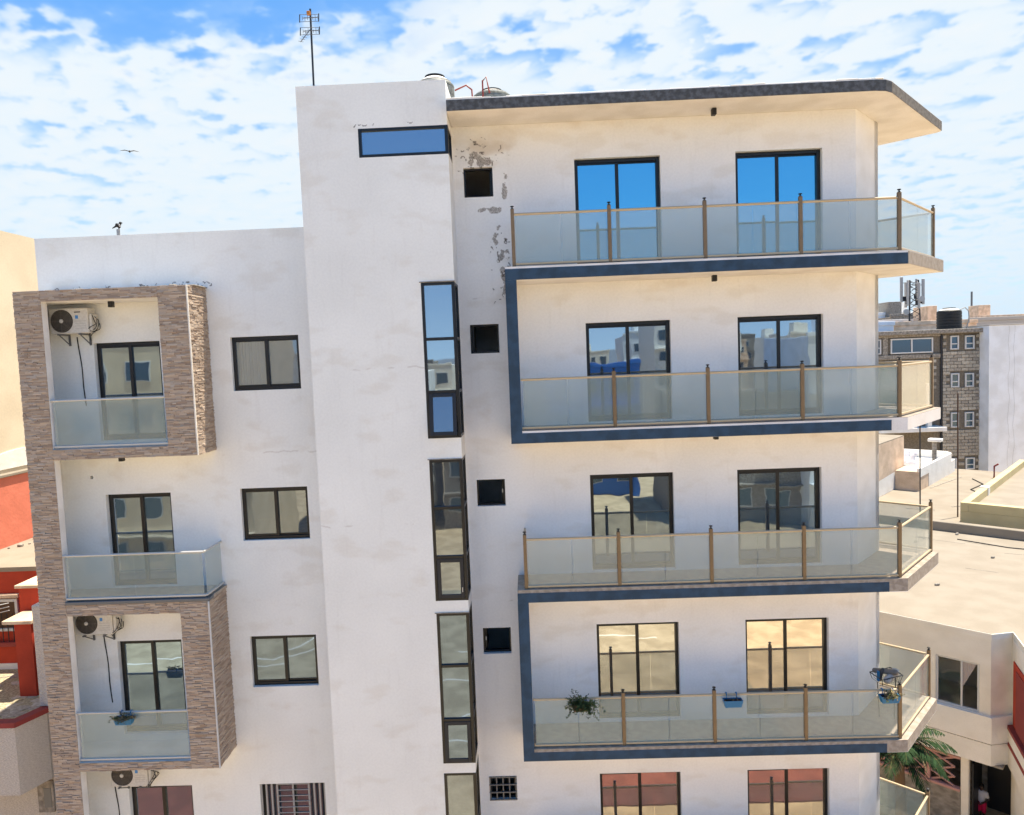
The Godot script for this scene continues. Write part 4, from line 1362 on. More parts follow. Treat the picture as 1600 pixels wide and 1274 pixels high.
	# roof edge upstand and cracks
	part(h, "roof_curb", boxm(Vector3(-12, 4.8, -11.95), Vector3(8, 5.20, -11.6), 0.02), M.sunlit_roof)
	for q in [[-5.8, -9.8, 3.2, 0.02], [-2.7, -10.2, 1.0, -0.12], [-1.2, -9.2, 1.5, 0.25], [-4.6, -3.9, 1.2, 0.0], [-1.9, -6.3, 1.0, 0.06], [-0.2, -10.9, 6.0, -0.02]]:
		part(h, "roof_seam", boxm(Vector3(0, 4.801, -0.012), Vector3(q[2], 4.806, 0.012)), M.bare_concrete, Vector3(q[0], 0, q[1]), q[3])
	# ---- garden wall with pink lattice
	var g := thing("garden_wall", "low grey garden wall topped with pink crisscross lattice panels", "wall", P, TURN)
	part(g, "base_wall", boxm(Vector3(-7.0, GROUND, -0.15), Vector3(-0.73, -0.10, 0.02)), M.bare_concrete)
	part(g, "rail", boxm(Vector3(-7.0, -0.10, -0.14), Vector3(-0.73, -0.02, 0.04), 0.01), M.pink_lattice)
	part(g, "rail", boxm(Vector3(-7.0, 0.86, -0.14), Vector3(-0.73, 0.94, 0.0), 0.01), M.pink_lattice)
	for k in 7:
		var x := -0.8 - 0.78 * k
		if k > 0:
			part(g, "lattice_post", boxm(Vector3(x - 0.07, -0.02, -0.13), Vector3(x + 0.07, 0.86, 0.01), 0.01), M.pink_lattice)
		for q in 3:
			for s in [-1.0, 1.0]:
				mb = MB.new()
				var a := Vector3(x - 0.08, lerpf(-0.02, 0.57, q / 2.0), -0.06 + 0.01 * s)
				var c := Vector3(x - 0.70, a.y + 0.29, a.z)
				if s < 0:
					var ty := a.y
					a.y = c.y; c.y = ty
				mb.tube([a, c], 0.036, 4)
				part(g, "lattice_bar", mb.done(), M.pink_lattice)
	# ---- low roof and raised block behind
	var lr := thing("low_flat_roof_house", "low house with a cracked sunlit cream roof behind the terrace roof", "house", P, TURN)
	part(lr, "walls", boxm(Vector3(-16, GROUND, -28), Vector3(-3.4, 4.9, -12.05)), M.old_white_paint)
	part(lr, "roof", boxm(Vector3(-16, 4.9, -28), Vector3(-3.4, 5.0, -12.05)), M.sunlit_roof)
	for q in [[-6.4, -20.5, 4.5, 1.45], [-4.4, -16.0, 1.4, 0.9], [-4.3, -24.0, 1.8, 0.1], [-6.0, -14.5, 1.2, 0.3]]:
		part(lr, "roof_seam", boxm(Vector3(0, 5.001, -0.04), Vector3(q[2], 5.02, 0.04), 0.004), M.bare_concrete, Vector3(q[0], 0, q[1]), q[3])
	var yb := thing("raised_roof_block", "pale yellow raised block with a parapet round its sunlit roof", "building", P, TURN)
	part(yb, "walls", boxm(Vector3(-3.35, GROUND, -27), Vector3(9, 5.55, -12.6)), M.yellow_beige_paint)
	part(yb, "roof", boxm(Vector3(-3.1, 5.55, -26.8), Vector3(8.8, 5.60, -12.85)), M.sunlit_roof)
	for q in [[-3.35, -27, -3.05, -12.6], [-3.05, -12.9, 9, -12.6], [-3.05, -27, 9, -26.7]]:
		part(yb, "parapet", boxm(Vector3(q[0], 5.55, q[1]), Vector3(q[2], 5.95, q[3]), 0.015), M.yellow_beige_paint)
	part(yb, "parapet_post", boxm(Vector3(-3.38, 5.55, -17.0), Vector3(-3.02, 6.0, -16.6), 0.01), M.beige_paint)
	# ---- terrace with white parapet, pinkish stair house
	var pk := thing("stair_house", "weathered pinkish plaster stair house with whitewashed foot", "building", P, TURN)
	part(pk, "walls", boxm(Vector3(-12, 5.0, -21.0), Vector3(-7.85, 7.75, -14.5)), M.pink_plaster)
	mb = MB.new()
	for q in [[-14.6, 6.0], [-21.02, 5.35]]:
		pass
	mb.quad(Vector3(-7.83, 5.01, -14.5), Vector3(-7.83, 5.01, -21.0), Vector3(-7.83, 6.05, -21.0), Vector3(-7.83, 5.75, -14.5))
	mb.quad(Vector3(-7.84, 5.01, -21.0), Vector3(-7.84, 5.01, -14.5), Vector3(-7.84, 5.75, -14.5), Vector3(-7.84, 6.05, -21.0))
	part(pk, "whitewash", mb.done(), M.old_white_paint)
	part(pk, "roof", boxm(Vector3(-12, 7.751, -21.0), Vector3(-7.85, 7.80, -14.5)), M.sunlit_roof)
	var tr := thing("white_terrace", "white walled roof terrace with rounded corner below the concrete block building", "terrace", P, TURN)
	part(tr, "base", boxm(Vector3(-12, 5.0, -27.0), Vector3(-6.6, 5.75, -21.05)), M.old_white_paint)
	part(tr, "step_block", boxm(Vector3(-7.8, 5.0, -21.04), Vector3(-6.62, 6.05, -19.2)), M.pink_plaster)
	var curve := []
	for q in 9:
		var wq := PI / 2 * q / 8.0
		curve.append(Vector2(-7.6 + cos(wq) * 1.0, -26.0 - sin(wq) * 1.0))
	mb = MB.new()
	var ring := PackedVector2Array([Vector2(-6.6, -19.3)])
	for c in curve:
		ring.append(c)
	ring.append(Vector2(-12, -27.0)); ring.append(Vector2(-12, -26.85))
	curve.reverse()
	for c in curve:
		ring.append(Vector2(-7.6, -26.0) + (c - Vector2(-7.6, -26.0)) * 0.85)
	ring.append(Vector2(-6.75, -19.3))
	mb.prism(ring, 5.75, 6.22)
	part(tr, "parapet", mb.done(), M.old_white_paint)
	part(tr, "chimney", boxm(Vector3(-7.15, 5.75, -24.2), Vector3(-6.95, 7.15, -24.0), 0.01), M.bare_concrete)
	part(tr, "chimney_cap", boxm(Vector3(-7.35, 7.15, -24.35), Vector3(-6.65, 7.32, -23.85), 0.02), M.old_white_paint)
	for k in 2:
		var sk := thing("cement_sack", ["full white sack slumped on the white terrace, beside a second sack", "second white sack leaning behind the slumped one on the terrace"][k], "sack", P + Vector3(-7.9 - 0.45 * k, 5.75, -22.6 - 0.5 * k).rotated(Vector3.UP, TURN), 0.5 * k, "white sacks on the terrace")
		part(sk, "bag", flesh([[Vector3(-0.12, 0.18, 0), Vector3(0.15, 0.2, 0.05), 0.19, 0.2], [Vector3(0, 0.3, 0), Vector3(0.1, 0.62, 0), 0.22, 0.14], [Vector3(0.1, 0.62, 0), Vector3(0.22, 0.78, 0), 0.1, 0.14]], 0.05, 0.1), M.white_cloth)
	pipe("aerial_pole", [Vector3(17.94, 5.0, -18.0), Vector3(17.93, 9.2, -18.0)], 0.03, M.dark_steel, "thin dark pole standing on the cracked roof, nearer the white building", "pole", "thin poles on the cracked roof")
	pipe("aerial_pole", [Vector3(19.36, 5.0, -17.5), Vector3(19.34, 10.65, -17.5)], 0.03, M.wood_dark, "taller rusty thin pole beside the pale yellow raised block", "pole", "thin poles on the cracked roof")
	for k in 9:
		var p: Vector3 = P + Vector3([-4.2, -1.4, 0.3, -5.0, -2.2, -6.2, 1.6, -3.2, 0.9][k], 4.8, [-9.0, -8.2, -10.6, -5.2, -3.6, -10.8, -5.5, -11.2, -8.9][k]).rotated(Vector3.UP, TURN)
		var rb := part(self, "rubble_stone", flesh([[Vector3(0, 0.03, 0), Vector3(rng.randf_range(0.04, 0.12), 0.05, rng.randf_range(-0.05, 0.05)), rng.randf_range(0.04, 0.08), rng.randf_range(0.03, 0.06)]], 0.03, 0.03), M.bare_concrete, p)
		tag(rb, "grey lump of rubble on the sunlit terrace roof, " + ["near the middle of the long seam", "just past the black cable", "beside the roof curb and cable end", "near the palm side edge", "near the eaves", "at the foot of the curb", "by the wing roof", "against the curb below the yellow block", "between cable and wing roof"][k], "rubble", "rubble lumps on the terrace roof")
	pipe("roof_cable", [Vector3(-3.0, 4.82, -10.4), Vector3(-1.2, 4.82, -10.1), Vector3(1.0, 4.82, -10.5), Vector3(4.0, 4.82, -9.9)].map(func(q): return P + q.rotated(Vector3.UP, TURN)), 0.02, M.cable_black, "black cable lying across the wide sunlit terrace roof", "cable")
	pipe("roof_cable", [Vector3(-5.2, 5.03, -24.5), Vector3(-4.4, 5.03, -23.0), Vector3(-4.6, 5.03, -21.0), Vector3(-3.6, 5.03, -19.5)].map(func(q): return P + q.rotated(Vector3.UP, TURN)), 0.025, M.cable_black, "dark cable curling over the cracked cream roof", "cable")
	pipe("roof_vent", [Vector3(-4.3, 5.0, -25.4), Vector3(-4.3, 5.7, -25.4), Vector3(-4.1, 5.85, -25.4)].map(func(q): return P + q.rotated(Vector3.UP, TURN)), 0.05, M.dull_red_paint, "short rusty vent pipe on the cracked cream roof", "pipe")
	make_block_building()
	make_mast()

func make_block_building():
	var c := thing("block_building", "unplastered grey concrete block building with small white windows", "building", Vector3(24.0, 0, -35.0))
	# local x 0..8 : left recessed bay 0..4.4, block wall 4.8..7.95
	part(c, "wall", boxm(Vector3(-3, GROUND, -9), Vector3(7.9, 13.55, -0.06)), M.mortar)
	part(c, "roof_slab", boxm(Vector3(-3, 13.55, -9), Vector3(8.0, 13.85, 0.35), 0.03), M.bare_concrete)
	part(c, "beam", boxm(Vector3(-3, 11.9, -0.055), Vector3(4.6, 12.2, 0.06), 0.02), M.bare_concrete)
	part(c, "beam", boxm(Vector3(-3, 13.4, -0.055), Vector3(4.6, 13.549, 0.06), 0.02), M.bare_concrete)
	part(c, "pier", boxm(Vector3(0.65, 12.2, -0.055), Vector3(1.0, 13.4, 0.05), 0.02), M.bare_concrete)
	part(c, "drain_pipe", boxm(Vector3(4.62, 3.0, -0.05), Vector3(4.74, 13.5, 0.06), 0.03), M.dark_steel)
	part(c, "balcony_floor", boxm(Vector3(-3, 6.9, -0.055), Vector3(4.4, 7.2, 1.2), 0.02), M.old_white_paint)
	part(c, "awning", boxm(Vector3(0.5, 8.35, -0.05), Vector3(3.6, 8.75, 0.9), 0.1), mat("green_canvas", Color(0.10, 0.28, 0.27), 0.9))
	part(c, "pillar", boxm(Vector3(3.2, 7.2, 0.7), Vector3(3.5, 10.2, 1.0), 0.02), M.old_white_paint)
	var win := [[1.2, 12.28, 4.1, 13.32, 2], [-0.6, 12.28, 0.55, 13.32, 1], [5.28, 12.42, 5.86, 13.38, 1], [6.28, 12.42, 6.92, 13.36, 1], [5.33, 9.8, 5.9, 10.78, 1], [6.3, 9.8, 6.9, 10.76, 1], [5.34, 7.0, 5.88, 8.05, 1], [6.3, 7.0, 6.92, 8.05, 1], [6.37, 4.02, 7.0, 4.85, 1], [5.2, 4.0, 5.75, 4.85, 1]]
	for q in win:
		var mb := MB.new()
		var f := 0.09
		mb.box(Vector3(q[0], q[1], -0.05), Vector3(q[0] + f, q[3], 0.05), 0.01)
		mb.box(Vector3(q[2] - f, q[1], -0.05), Vector3(q[2], q[3], 0.05), 0.01)
		mb.box(Vector3(q[0] + f, q[1], -0.05), Vector3(q[2] - f, q[1] + f, 0.05), 0.01)
		mb.box(Vector3(q[0] + f, q[3] - f, -0.05), Vector3(q[2] - f, q[3], 0.05), 0.01)
		if q[4] == 2:
			mb.box(Vector3((q[0] + q[2]) / 2 - 0.05, q[1] + f, -0.05), Vector3((q[0] + q[2]) / 2 + 0.05, q[3] - f, 0.045), 0.01)
		else:
			mb.box(Vector3(q[0] + f, q[1] + (q[3] - q[1]) * 0.38, -0.05), Vector3(q[2] - f, q[1] + (q[3] - q[1]) * 0.46, 0.045), 0.01)
		var fr := part(c, "window", mb.done(), M.window_white)
		part(fr, "pane", boxm(Vector3(q[0] + f, q[1] + f, -0.03), Vector3(q[2] - f, q[3] - f, -0.02)), M.far_glass)
	# the blocks themselves, one by one
	var meshes := []
	for v in 3:
		meshes.append(boxm(Vector3(0.012, 0.012, -0.05), Vector3(0.49 + 0.005 * v, 0.215, 0.0 + 0.006 * v), 0.010))
	var half := boxm(Vector3(0.012, 0.012, -0.05), Vector3(0.24, 0.215, 0.004), 0.010)
	var y := 3.4
	var row := 0
	while y < 13.3:
		var x := 4.78
		if row % 2 == 1:
			lay(c, half, x, y, 0.24, win)
			x += 0.255
		while x < 7.86 - 0.2:
			if x + 0.49 > 7.9:
				lay(c, half, x, y, 0.24, win)
			else:
				lay(c, meshes[rng.randi() % 3], x, y, 0.49, win)
			x += 0.51
		y += 0.228
		row += 1
	for j in 9:
		for k in 7:
			lay(c, meshes[k % 3], 0.8 + 0.51 * k - (0.25 if j % 2 else 0.0), 9.75 + 0.228 * j, 0.49, win)
	water_tank(Vector3(29.9, 13.85, -36.2), 0.78, 1.5, M.tank_black, "black ribbed water tank on the concrete block building roof")
	pipe("tank_hose", [Vector3(30.65, 15.2, -36.2), Vector3(31.0, 15.35, -36.2), Vector3(31.25, 15.1, -36.2), Vector3(31.3, 14.5, -36.2), Vector3(31.1, 13.87, -36.2)], 0.035, M.panel_grey, "pale hose arching down from the black roof tank", "hose")
	# white building in front of it
	var w := thing("white_block", "tall blank white-painted building with faint vertical cracks, next to the block building", "building", Vector3(31.3, 0, -34.0))
	part(w, "wall", boxm(Vector3(0, GROUND, -10), Vector3(9, 13.95, 0)), M.pale_blue_white_paint)
	for k in 2:
		var mb := MB.new()
		var pts := []
		for q in 30:
			pts.append(Vector3(1.32 + 0.35 * k + 0.05 * sin(q * 0.9 + k) + rng.randf_range(-0.02, 0.02), 3.0 + 10.9 * q / 29.0, 0.002))
		mb.tube(pts, 0.006, 4)
		part(w, "crack", mb.done(), M.panel_grey)
	part(w, "coping", boxm(Vector3(-0.05, 13.95, -10), Vector3(9, 14.02, 0.05), 0.01), M.panel_grey)

func lay(c: Node3D, mesh: Mesh, x: float, y: float, w: float, win: Array):
	for q in win:
		if x + w > q[0] - 0.02 and x < q[2] + 0.02 and y + 0.215 > q[1] - 0.02 and y < q[3] + 0.02:
			return
	part(c, "block", mesh, M["block_%d" % (rng.randi() % 4)], Vector3(x, y, rng.randf_range(-0.012, 0.008)))

func make_mast():
	var at := Vector3(33.65, 14.0, -48.0)
	var t := thing("telecom_mast", "steel lattice telecom mast with tall grey antenna panels on a rooftop", "mast", at)
	t.scale = Vector3(0.9, 0.88, 0.9)
	var mb: MB
	var legs := [Vector3(-0.55, 0, 0.45), Vector3(0.55, 0, 0.45), Vector3(0, 0, -0.5)]
	for l in legs:
		mb = MB.new()
		mb.tube([l, l * 0.75 + Vector3(0, 5.0, 0)], 0.06, 6)
		part(t, "leg", mb.done(), M.dark_steel)
	for k in 9:
		for e in 3:
			var a: Vector3 = legs[e] * (1.0 - 0.25 * k / 9.0) + Vector3(0, 5.0 * k / 9.0, 0)
			var b: Vector3 = legs[(e + 1) % 3] * (1.0 - 0.25 * (k + 1) / 9.0) + Vector3(0, 5.0 * (k + 1) / 9.0, 0)
			mb = MB.new()
			mb.tube([a, b] if k % 2 == 0 else [Vector3(b.x, a.y, b.z), Vector3(a.x, b.y, a.z)], 0.03, 4)
			part(t, "brace", mb.done(), M.dark_steel)
	for k in 6:
		var w := TAU * k / 6 + 0.3
		var p := Vector3(cos(w) * 0.95, 0, sin(w) * 0.8)
		var h0: float = [2.6, 2.2, 2.5, 2.9, 2.4, 2.7][k]
		part(t, "antenna_panel", boxm(Vector3(-0.13, 0, -0.08), Vector3(0.13, 2.5, 0.08), 0.03), M.panel_grey, p + Vector3(0, h0, 0), -w)
		mb = MB.new()
		mb.tube([Vector3(0, h0 + 0.4, 0), p + Vector3(0, h0 + 0.4, 0)], 0.03, 5)
		mb.tube([Vector3(0, h0 + 1.9, 0), p + Vector3(0, h0 + 1.9, 0)], 0.03, 5)
		part(t, "bracket", mb.done(), M.dark_steel)
		part(t, "radio_unit", boxm(Vector3(-0.16, 0, -0.1), Vector3(0.16, 0.5, 0.1), 0.03), M.dark_steel, p * 0.75 + Vector3(0, h0 + 0.1 + 0.2 * (k % 3), 0), -w)
	mb = MB.new()
	mb.lathe([Vector2(0, 0), Vector2(0.28, 0.05), Vector2(0.28, 0.18), Vector2(0, 0.2)], 16)
	var dish := part(t, "dish", mb.done(), M.panel_grey, Vector3(0.35, 3.1, 0.9))
	dish.rotation.x = PI / 2
	dish = part(t, "dish", mb.done(), M.panel_grey, Vector3(-0.95, 1.9, 0.6))
	dish.rotation.x = PI / 2

# simple town building: front face looks along +z (side = 1) or -z (side = -1)
func town_building(called: String, label: String, x0: float, x1: float, z: float, depth: float, top: float, side: float, m: Material, floors: int, cols: int, glass: Material) -> Node3D:
	var t := thing(called, label, "building", Vector3((x0 + x1) / 2, GROUND, z))
	var w := x1 - x0
	var h := top - GROUND
	part(t, "wall", boxm(Vector3(-w / 2, 0, 0), Vector3(w / 2, h, -depth * side), 0.03), m)
	part(t, "parapet", boxm(Vector3(-w / 2 - 0.08, h, 0.08 * side), Vector3(w / 2 + 0.08, h + 0.35, -0.25 * side), 0.02), m)
	if floors == 0:
		return t
	var fh := h / (floors + 0.3)
	var ww := w / cols * 0.5
	var frame := boxm(Vector3(-ww / 2 - 0.08, -0.08, -0.02), Vector3(ww / 2 + 0.08, fh * 0.42 + 0.08, 0.06), 0.01)
	var pane := boxm(Vector3(-ww / 2, 0, -0.01), Vector3(ww / 2, fh * 0.42, 0.075))
	for f in floors:
		for c in cols:
			var p := Vector3(-w / 2 + w * (c + 0.5) / cols, fh * (f + 0.45), 0.0)
			var q := part(t, "window", frame, M.window_white, p, 0.0 if side > 0 else PI)
			part(q, "pane", pane, glass)
		if f > 0:
			part(t, "ledge", boxm(Vector3(-w / 2, fh * f, 0), Vector3(w / 2, fh * f + 0.14, (0.12 + 0.5 * (f % 2)) * side), 0.01), m)
	part(t, "stair_head", boxm(Vector3(-w * 0.3, h, -depth * 0.4 * side), Vector3(-w * 0.05, h + 2.0, -depth * 0.75 * side), 0.02), m)
	return t

func make_town():
	var g: Material = M.far_glass
	# houses across the open ground, which the windows mirror
	town_building("town_house", "cream house with four window columns across the ball court", -33, -19, 32, 10, 14.9, -1, M.cream_paint, 5, 5, g)
	town_building("town_house", "terracotta red house across the ball court", -46, -34, 34, 10, 11.5, -1, M.red_paint, 4, 4, g)
	town_building("town_house", "white house with flat front across the ball court", -18, -9, 44, 10, 12.0, -1, M.old_white_paint, 4, 3, g)
	town_building("town_house", "grey rendered house across the ball court", -8, 1, 47, 12, 9.5, -1, M.bare_concrete, 3, 4, g)
	town_building("town_house", "bright blue house across the sandy yard", 2, 11, 56, 10, 11.6, -1, mat("bright_blue_paint", Color(0.16, 0.42, 0.75), 0.9), 4, 3, g)
	town_building("town_house", "low grey house across the sandy yard", 12, 24, 44, 10, 9.2, -1, M.bare_concrete, 3, 5, g)
	town_building("town_house", "pale blue-grey house across the sandy yard", 22, 38, 42, 10, 14.1, -1, M.pale_blue_white_paint, 4, 4, g)
	town_building("town_house", "tall white-grey tenement at the back of the yard", -2, 8, 84, 12, 16.2, -1, M.panel_grey, 6, 4, g)
	town_building("town_house", "tall white tenement at the back of the yard", 16, 27, 76, 12, 16.6, -1, M.old_white_paint, 6, 4, g)
	town_building("town_house", "pink tenement at the back of the yard", 29, 42, 128, 12, 16.4, -1, M.pink_plaster, 6, 4, g)
	town_building("town_house", "tall pinkish tenement at the back of the court", -30, -16, 78, 12, 15.8, -1, M.pink_plaster, 5, 4, g)
	town_building("town_house", "tall grey tenement at the back of the court", -58, -40, 72, 12, 17.6, -1, M.bare_concrete, 6, 5, g)
	town_building("town_house", "dark red stepped house beyond the yard", 44, 58, 62, 12, 14.6, -1, M.dull_red_paint, 5, 4, g)
	town_building("town_house", "whitewashed house beyond the dark red one", 60, 80, 80, 12, 16.0, -1, M.old_white_paint, 5, 5, g)
	# the roofs of the town behind them
	var kinds := [["white", M.old_white_paint], ["pink", M.pink_plaster], ["grey", M.bare_concrete], ["beige", M.beige_paint], ["pale blue", M.pale_blue_white_paint]]
	for k in 26:
		var kd: Array = kinds[k % 5]
		var rows: int = 3 + k / 5
		var x := -70.0 + 6.2 * k + rng.randf_range(-2, 2)
		var o := town_building("town_house", "%s house with %s rows of windows among the roofs beyond the yard" % [kd[0], ["three", "four", "five", "six", "seven", "eight"][k / 5]], x, x + rng.randf_range(5, 11), rng.randf_range(92, 150), 9, rng.randf_range(11.5, 17.0), -1, kd[1], rows, 3, g)
		o.set_meta("group", "houses of the town beyond the yard")
	# skyline past the block building
	var far := "distant %s on the skyline behind the telecom mast"
	town_building("skyline_building", far % "white tenement", 58, 63, -96, 8, 17.4, 1, M.old_white_paint, 6, 3, g)
	town_building("skyline_building", far % "low brown house", 44, 50.5, -72, 8, 16.2, 1, M.bare_concrete, 5, 4, g)
	town_building("skyline_building", far % "pale pink house", 40.5, 44.2, -56, 8, 14.7, 1, M.pink_plaster, 5, 2, g)
	town_building("skyline_building", "rooftop white parapet house in front of the telecom mast", 27.6, 31.3, -46.5, 7, 14.55, 1, M.pale_blue_white_paint, 0, 2, g)
	town_building("skyline_building", "peach plastered rooftop house beside the black tank", 31.5, 38, -47.2, 7, 14.5, 1, M.pink_plaster, 0, 2, g)
	town_building("skyline_building", "distant white house on the skyline right of the black tank", 52, 57, -82, 8, 15.2, 1, M.old_white_paint, 5, 3, g)
	town_building("skyline_building", "grey long-roofed building above the blank white building", 46, 64, -60, 9, 15.0, 1, M.panel_grey, 0, 6, g)
	town_building("skyline_building", "distant cream house on the skyline beside the mast", 67, 75, -118, 8, 17.5, 1, M.cream_paint, 6, 4, g)
	for k in 7:
		var q: Array = [[36.5, -62, 15.2], [40.5, -76, 16.6], [44, -88, 17.2], [50, -98, 17.6], [62, -108, 17.0], [66, -90, 16.2], [72, -84, 15.8]][k]
		town_building("skyline_building", "distant %s house on the hazy skyline" % ["small white", "tall pale", "narrow grey", "wide white", "low cream", "pinkish", "far beige"][k], q[0], q[0] + 5.0 + k % 3, q[1], 7, q[2], 1, [M.old_white_paint, M.pale_blue_white_paint, M.panel_grey, M.old_white_paint, M.cream_paint, M.pink_plaster, M.beige_paint][k], 6, 3, g)
	pipe("floodlight_mast", [Vector3(77, 10, -110), Vector3(77, 21.4, -110)], 0.16, M.grey_metal, "thin distant floodlight pole on the skyline", "pole")

# ------------------------------------------------------------------ neighbours on the left
func make_left():
	var c := thing("cream_building", "tall cream building with sunlit side wall rising beside the stone-clad column", "building", Vector3(-16.2, 0, -6.0))
	part(c, "wall", boxm(Vector3(-8, GROUND, -10), Vector3(0, 17.58, 8.0)), M.cream_paint)
	part(c, "wall_band", boxm(Vector3(0, 10.2, 0.3), Vector3(0.02, 12.2, 8.0)), M.ochre_paint)
	for k in 2:
		var w := part(c, "window", boxm(Vector3(-0.05, 15.1 - 1.9 * k, 0.0 - 0.15 * k), Vector3(0.05, 16.2 - 1.9 * k, 0.5 - 0.1 * k), 0.01), M.window_white)
		part(w, "pane", boxm(Vector3(0.051, 15.2 - 1.9 * k, 0.08 - 0.15 * k), Vector3(0.056, 16.1 - 1.9 * k, 0.42 - 0.1 * k)), M.panel_grey)
	var mb := MB.new()
	var arc := []
	for q in 12:
		arc.append(Vector2(lerpf(-3.0, 0.6, q / 11.0), 10.35 + 0.42 * sin(PI * (0.15 + 0.75 * q / 11.0))))
	for q in 11:
		mb.quad(Vector3(0.03, 10.2, arc[q].x), Vector3(0.03, 10.2, arc[q + 1].x) , Vector3(0.03, arc[q + 1].y, arc[q + 1].x), Vector3(0.03, arc[q].y, arc[q].x))
		mb.quad(Vector3(0.03, arc[q].y, arc[q].x), Vector3(0.03, arc[q + 1].y, arc[q + 1].x), Vector3(-0.3, arc[q + 1].y, arc[q + 1].x), Vector3(-0.3, arc[q].y, arc[q].x))
	part(c, "curved_ledge", mb.done(), M.old_white_paint)

	var t := thing("terracotta_house", "terracotta red house with orange parapet wall, barred window and stone-clad balcony", "house", Vector3(0, 0, 0))
	part(t, "parapet_wall", boxm(Vector3(-16.6, 7.85, -14), Vector3(-16.1, 9.98, -4.6)), M.orange_paint)
	part(t, "coping", boxm(Vector3(-16.65, 9.98, -14), Vector3(-16.02, 10.08, -4.6), 0.02), M.sunlit_roof)
	part(t, "roof", boxm(Vector3(-16.1, 7.73, -14), Vector3(-10.5, 7.85, -3.88)), M.sunlit_roof)
	part(t, "wall", boxm(Vector3(-20, GROUND, -8), Vector3(-10.6, 7.73, -3.9)), M.red_paint)
	for k in 9:
		var s := rng.randf_range(0.06, 0.2)
		var x := rng.randf_range(-16.0, -15.5)
		part(t, "rubble", boxm(Vector3(x, 7.85, -8.0 + 0.25 * k), Vector3(x + s, 7.85 + s * 0.6, -8.0 + 0.25 * k + s), 0.02), M.bare_concrete)
	var zf := -3.9
	part(t, "window_hood", boxm(Vector3(-17, 7.02, zf), Vector3(-14.1, 7.12, zf + 0.12), 0.01), M.pink_plaster)
	mb = MB.new()
	for q in [[-15.5, 6.08, -15.42, 6.98], [-14.25, 6.08, -14.17, 6.98], [-15.42, 6.08, -14.25, 6.16], [-15.42, 6.9, -14.25, 6.98], [-14.86, 6.16, -14.79, 6.9]]:
		mb.box(Vector3(q[0], q[1], zf), Vector3(q[2], q[3], zf + 0.06), 0.006)
	var w := part(t, "window", mb.done(), M.window_white)
	part(w, "pane", boxm(Vector3(-15.42, 6.16, zf + 0.005), Vector3(-14.25, 6.9, zf + 0.012)), M.wood_dark)
	for k in 10:
		mb = MB.new()
		var x := -15.5 + 0.15 * k
		mb.tube([Vector3(x, 5.75, zf + 0.10), Vector3(x, 6.6, zf + 0.10)], 0.012, 5)
		part(w, "bar", mb.done(), M.dark_steel)
	for k in 3:
		mb = MB.new()
		mb.tube([Vector3(-15.8, 6.45 + 0.12 * k, zf + 0.5), Vector3(-14.1, 6.8 + 0.1 * k, zf + 0.45)], 0.012, 5)
		part(t, "clothes_line", mb.done(), M.window_white)
	part(t, "planter_ledge", boxm(Vector3(-16.5, 5.68, zf), Vector3(-14.1, 5.8, zf + 0.16), 0.01), M.dull_red_paint)
	part(t, "skirting", boxm(Vector3(-18, 5.0, zf), Vector3(-12.6, 5.16, zf + 0.03)), M.old_white_paint)
	var A := part(t, "pillar", boxm(Vector3(-13.42, 5.0, -3.89), Vector3(-12.7, 7.55, -2.95)), M.red_paint)
	part(A, "pillar_cap", boxm(Vector3(-13.5, 7.55, -3.89), Vector3(-12.6, 7.63, -2.9), 0.01), M.pink_plaster)
	var B := part(t, "pillar", boxm(Vector3(-13.05, 5.0, -2.9), Vector3(-12.62, 6.88, -2.2)), M.red_paint)
	part(B, "pillar_cap", boxm(Vector3(-13.3, 6.88, -2.9), Vector3(-12.55, 6.97, -2.12), 0.01), M.pink_plaster)
	# stone-clad balcony with red coping
	part(t, "balcony", prism([[-20, 0.03], [-11.53, 0.03], [-11.25, -0.6], [-11.2, -3.9], [-20, -3.9]], 3.8, 4.96), M.fine_stone)
	part(t, "balcony_floor", prism([[-20, -0.12], [-11.64, -0.12], [-11.4, -0.6], [-11.35, -3.89], [-20, -3.89]], 4.961, 5.0), M.paving)
	part(t, "balcony_parapet", prism([[-20, 0.03], [-11.53, 0.03], [-11.25, -0.6], [-11.2, -3.9], [-11.35, -3.9], [-11.4, -0.62], [-11.63, -0.11], [-20, -0.11]], 4.96, 5.36), M.fine_stone)
	part(t, "coping", prism([[-20, 0.07], [-11.5, 0.07], [-11.21, -0.6], [-11.16, -3.9], [-11.39, -3.9], [-11.44, -0.64], [-11.66, -0.15], [-20, -0.15]], 5.36, 5.47), M.dull_red_paint)
	part(t, "lower_wall", boxm(Vector3(-20, GROUND, -3.0), Vector3(-10.3, 3.799, -0.85)), M.fine_stone)
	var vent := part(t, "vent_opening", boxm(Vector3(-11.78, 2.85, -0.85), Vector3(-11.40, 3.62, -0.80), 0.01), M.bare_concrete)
	part(vent, "vent_shade_sheet", boxm(Vector3(-11.62, 2.98, -0.799), Vector3(-11.45, 3.45, -0.79)), M.grey_metal)  # nothing is cut open; flat grey sheet stands for the shade inside
	part(t, "stone_pier", boxm(Vector3(-11.44, 5.475, -1.3), Vector3(-10.28, 7.84, -0.66), 0.02), M.fine_stone)
	# loose crazy paving on the patio
	for k in 90:
		var s := Vector2(rng.randf_range(0.12, 0.26), rng.randf_range(0.1, 0.2))
		var p := Vector2(rng.randf_range(-14.6, -11.9), rng.randf_range(-3.7, -0.4))
		var pts := []
		for q in 6:
			var a := TAU * q / 6 + rng.randf_range(-0.3, 0.3)
			pts.append([p.x + cos(a) * s.x, p.y + sin(a) * s.y])
		part(t, "paving_stone", prism(pts, 5.001, 5.004 + 0.0001 * k), M["block_%d" % (k % 4)] if k % 3 else M.paving)

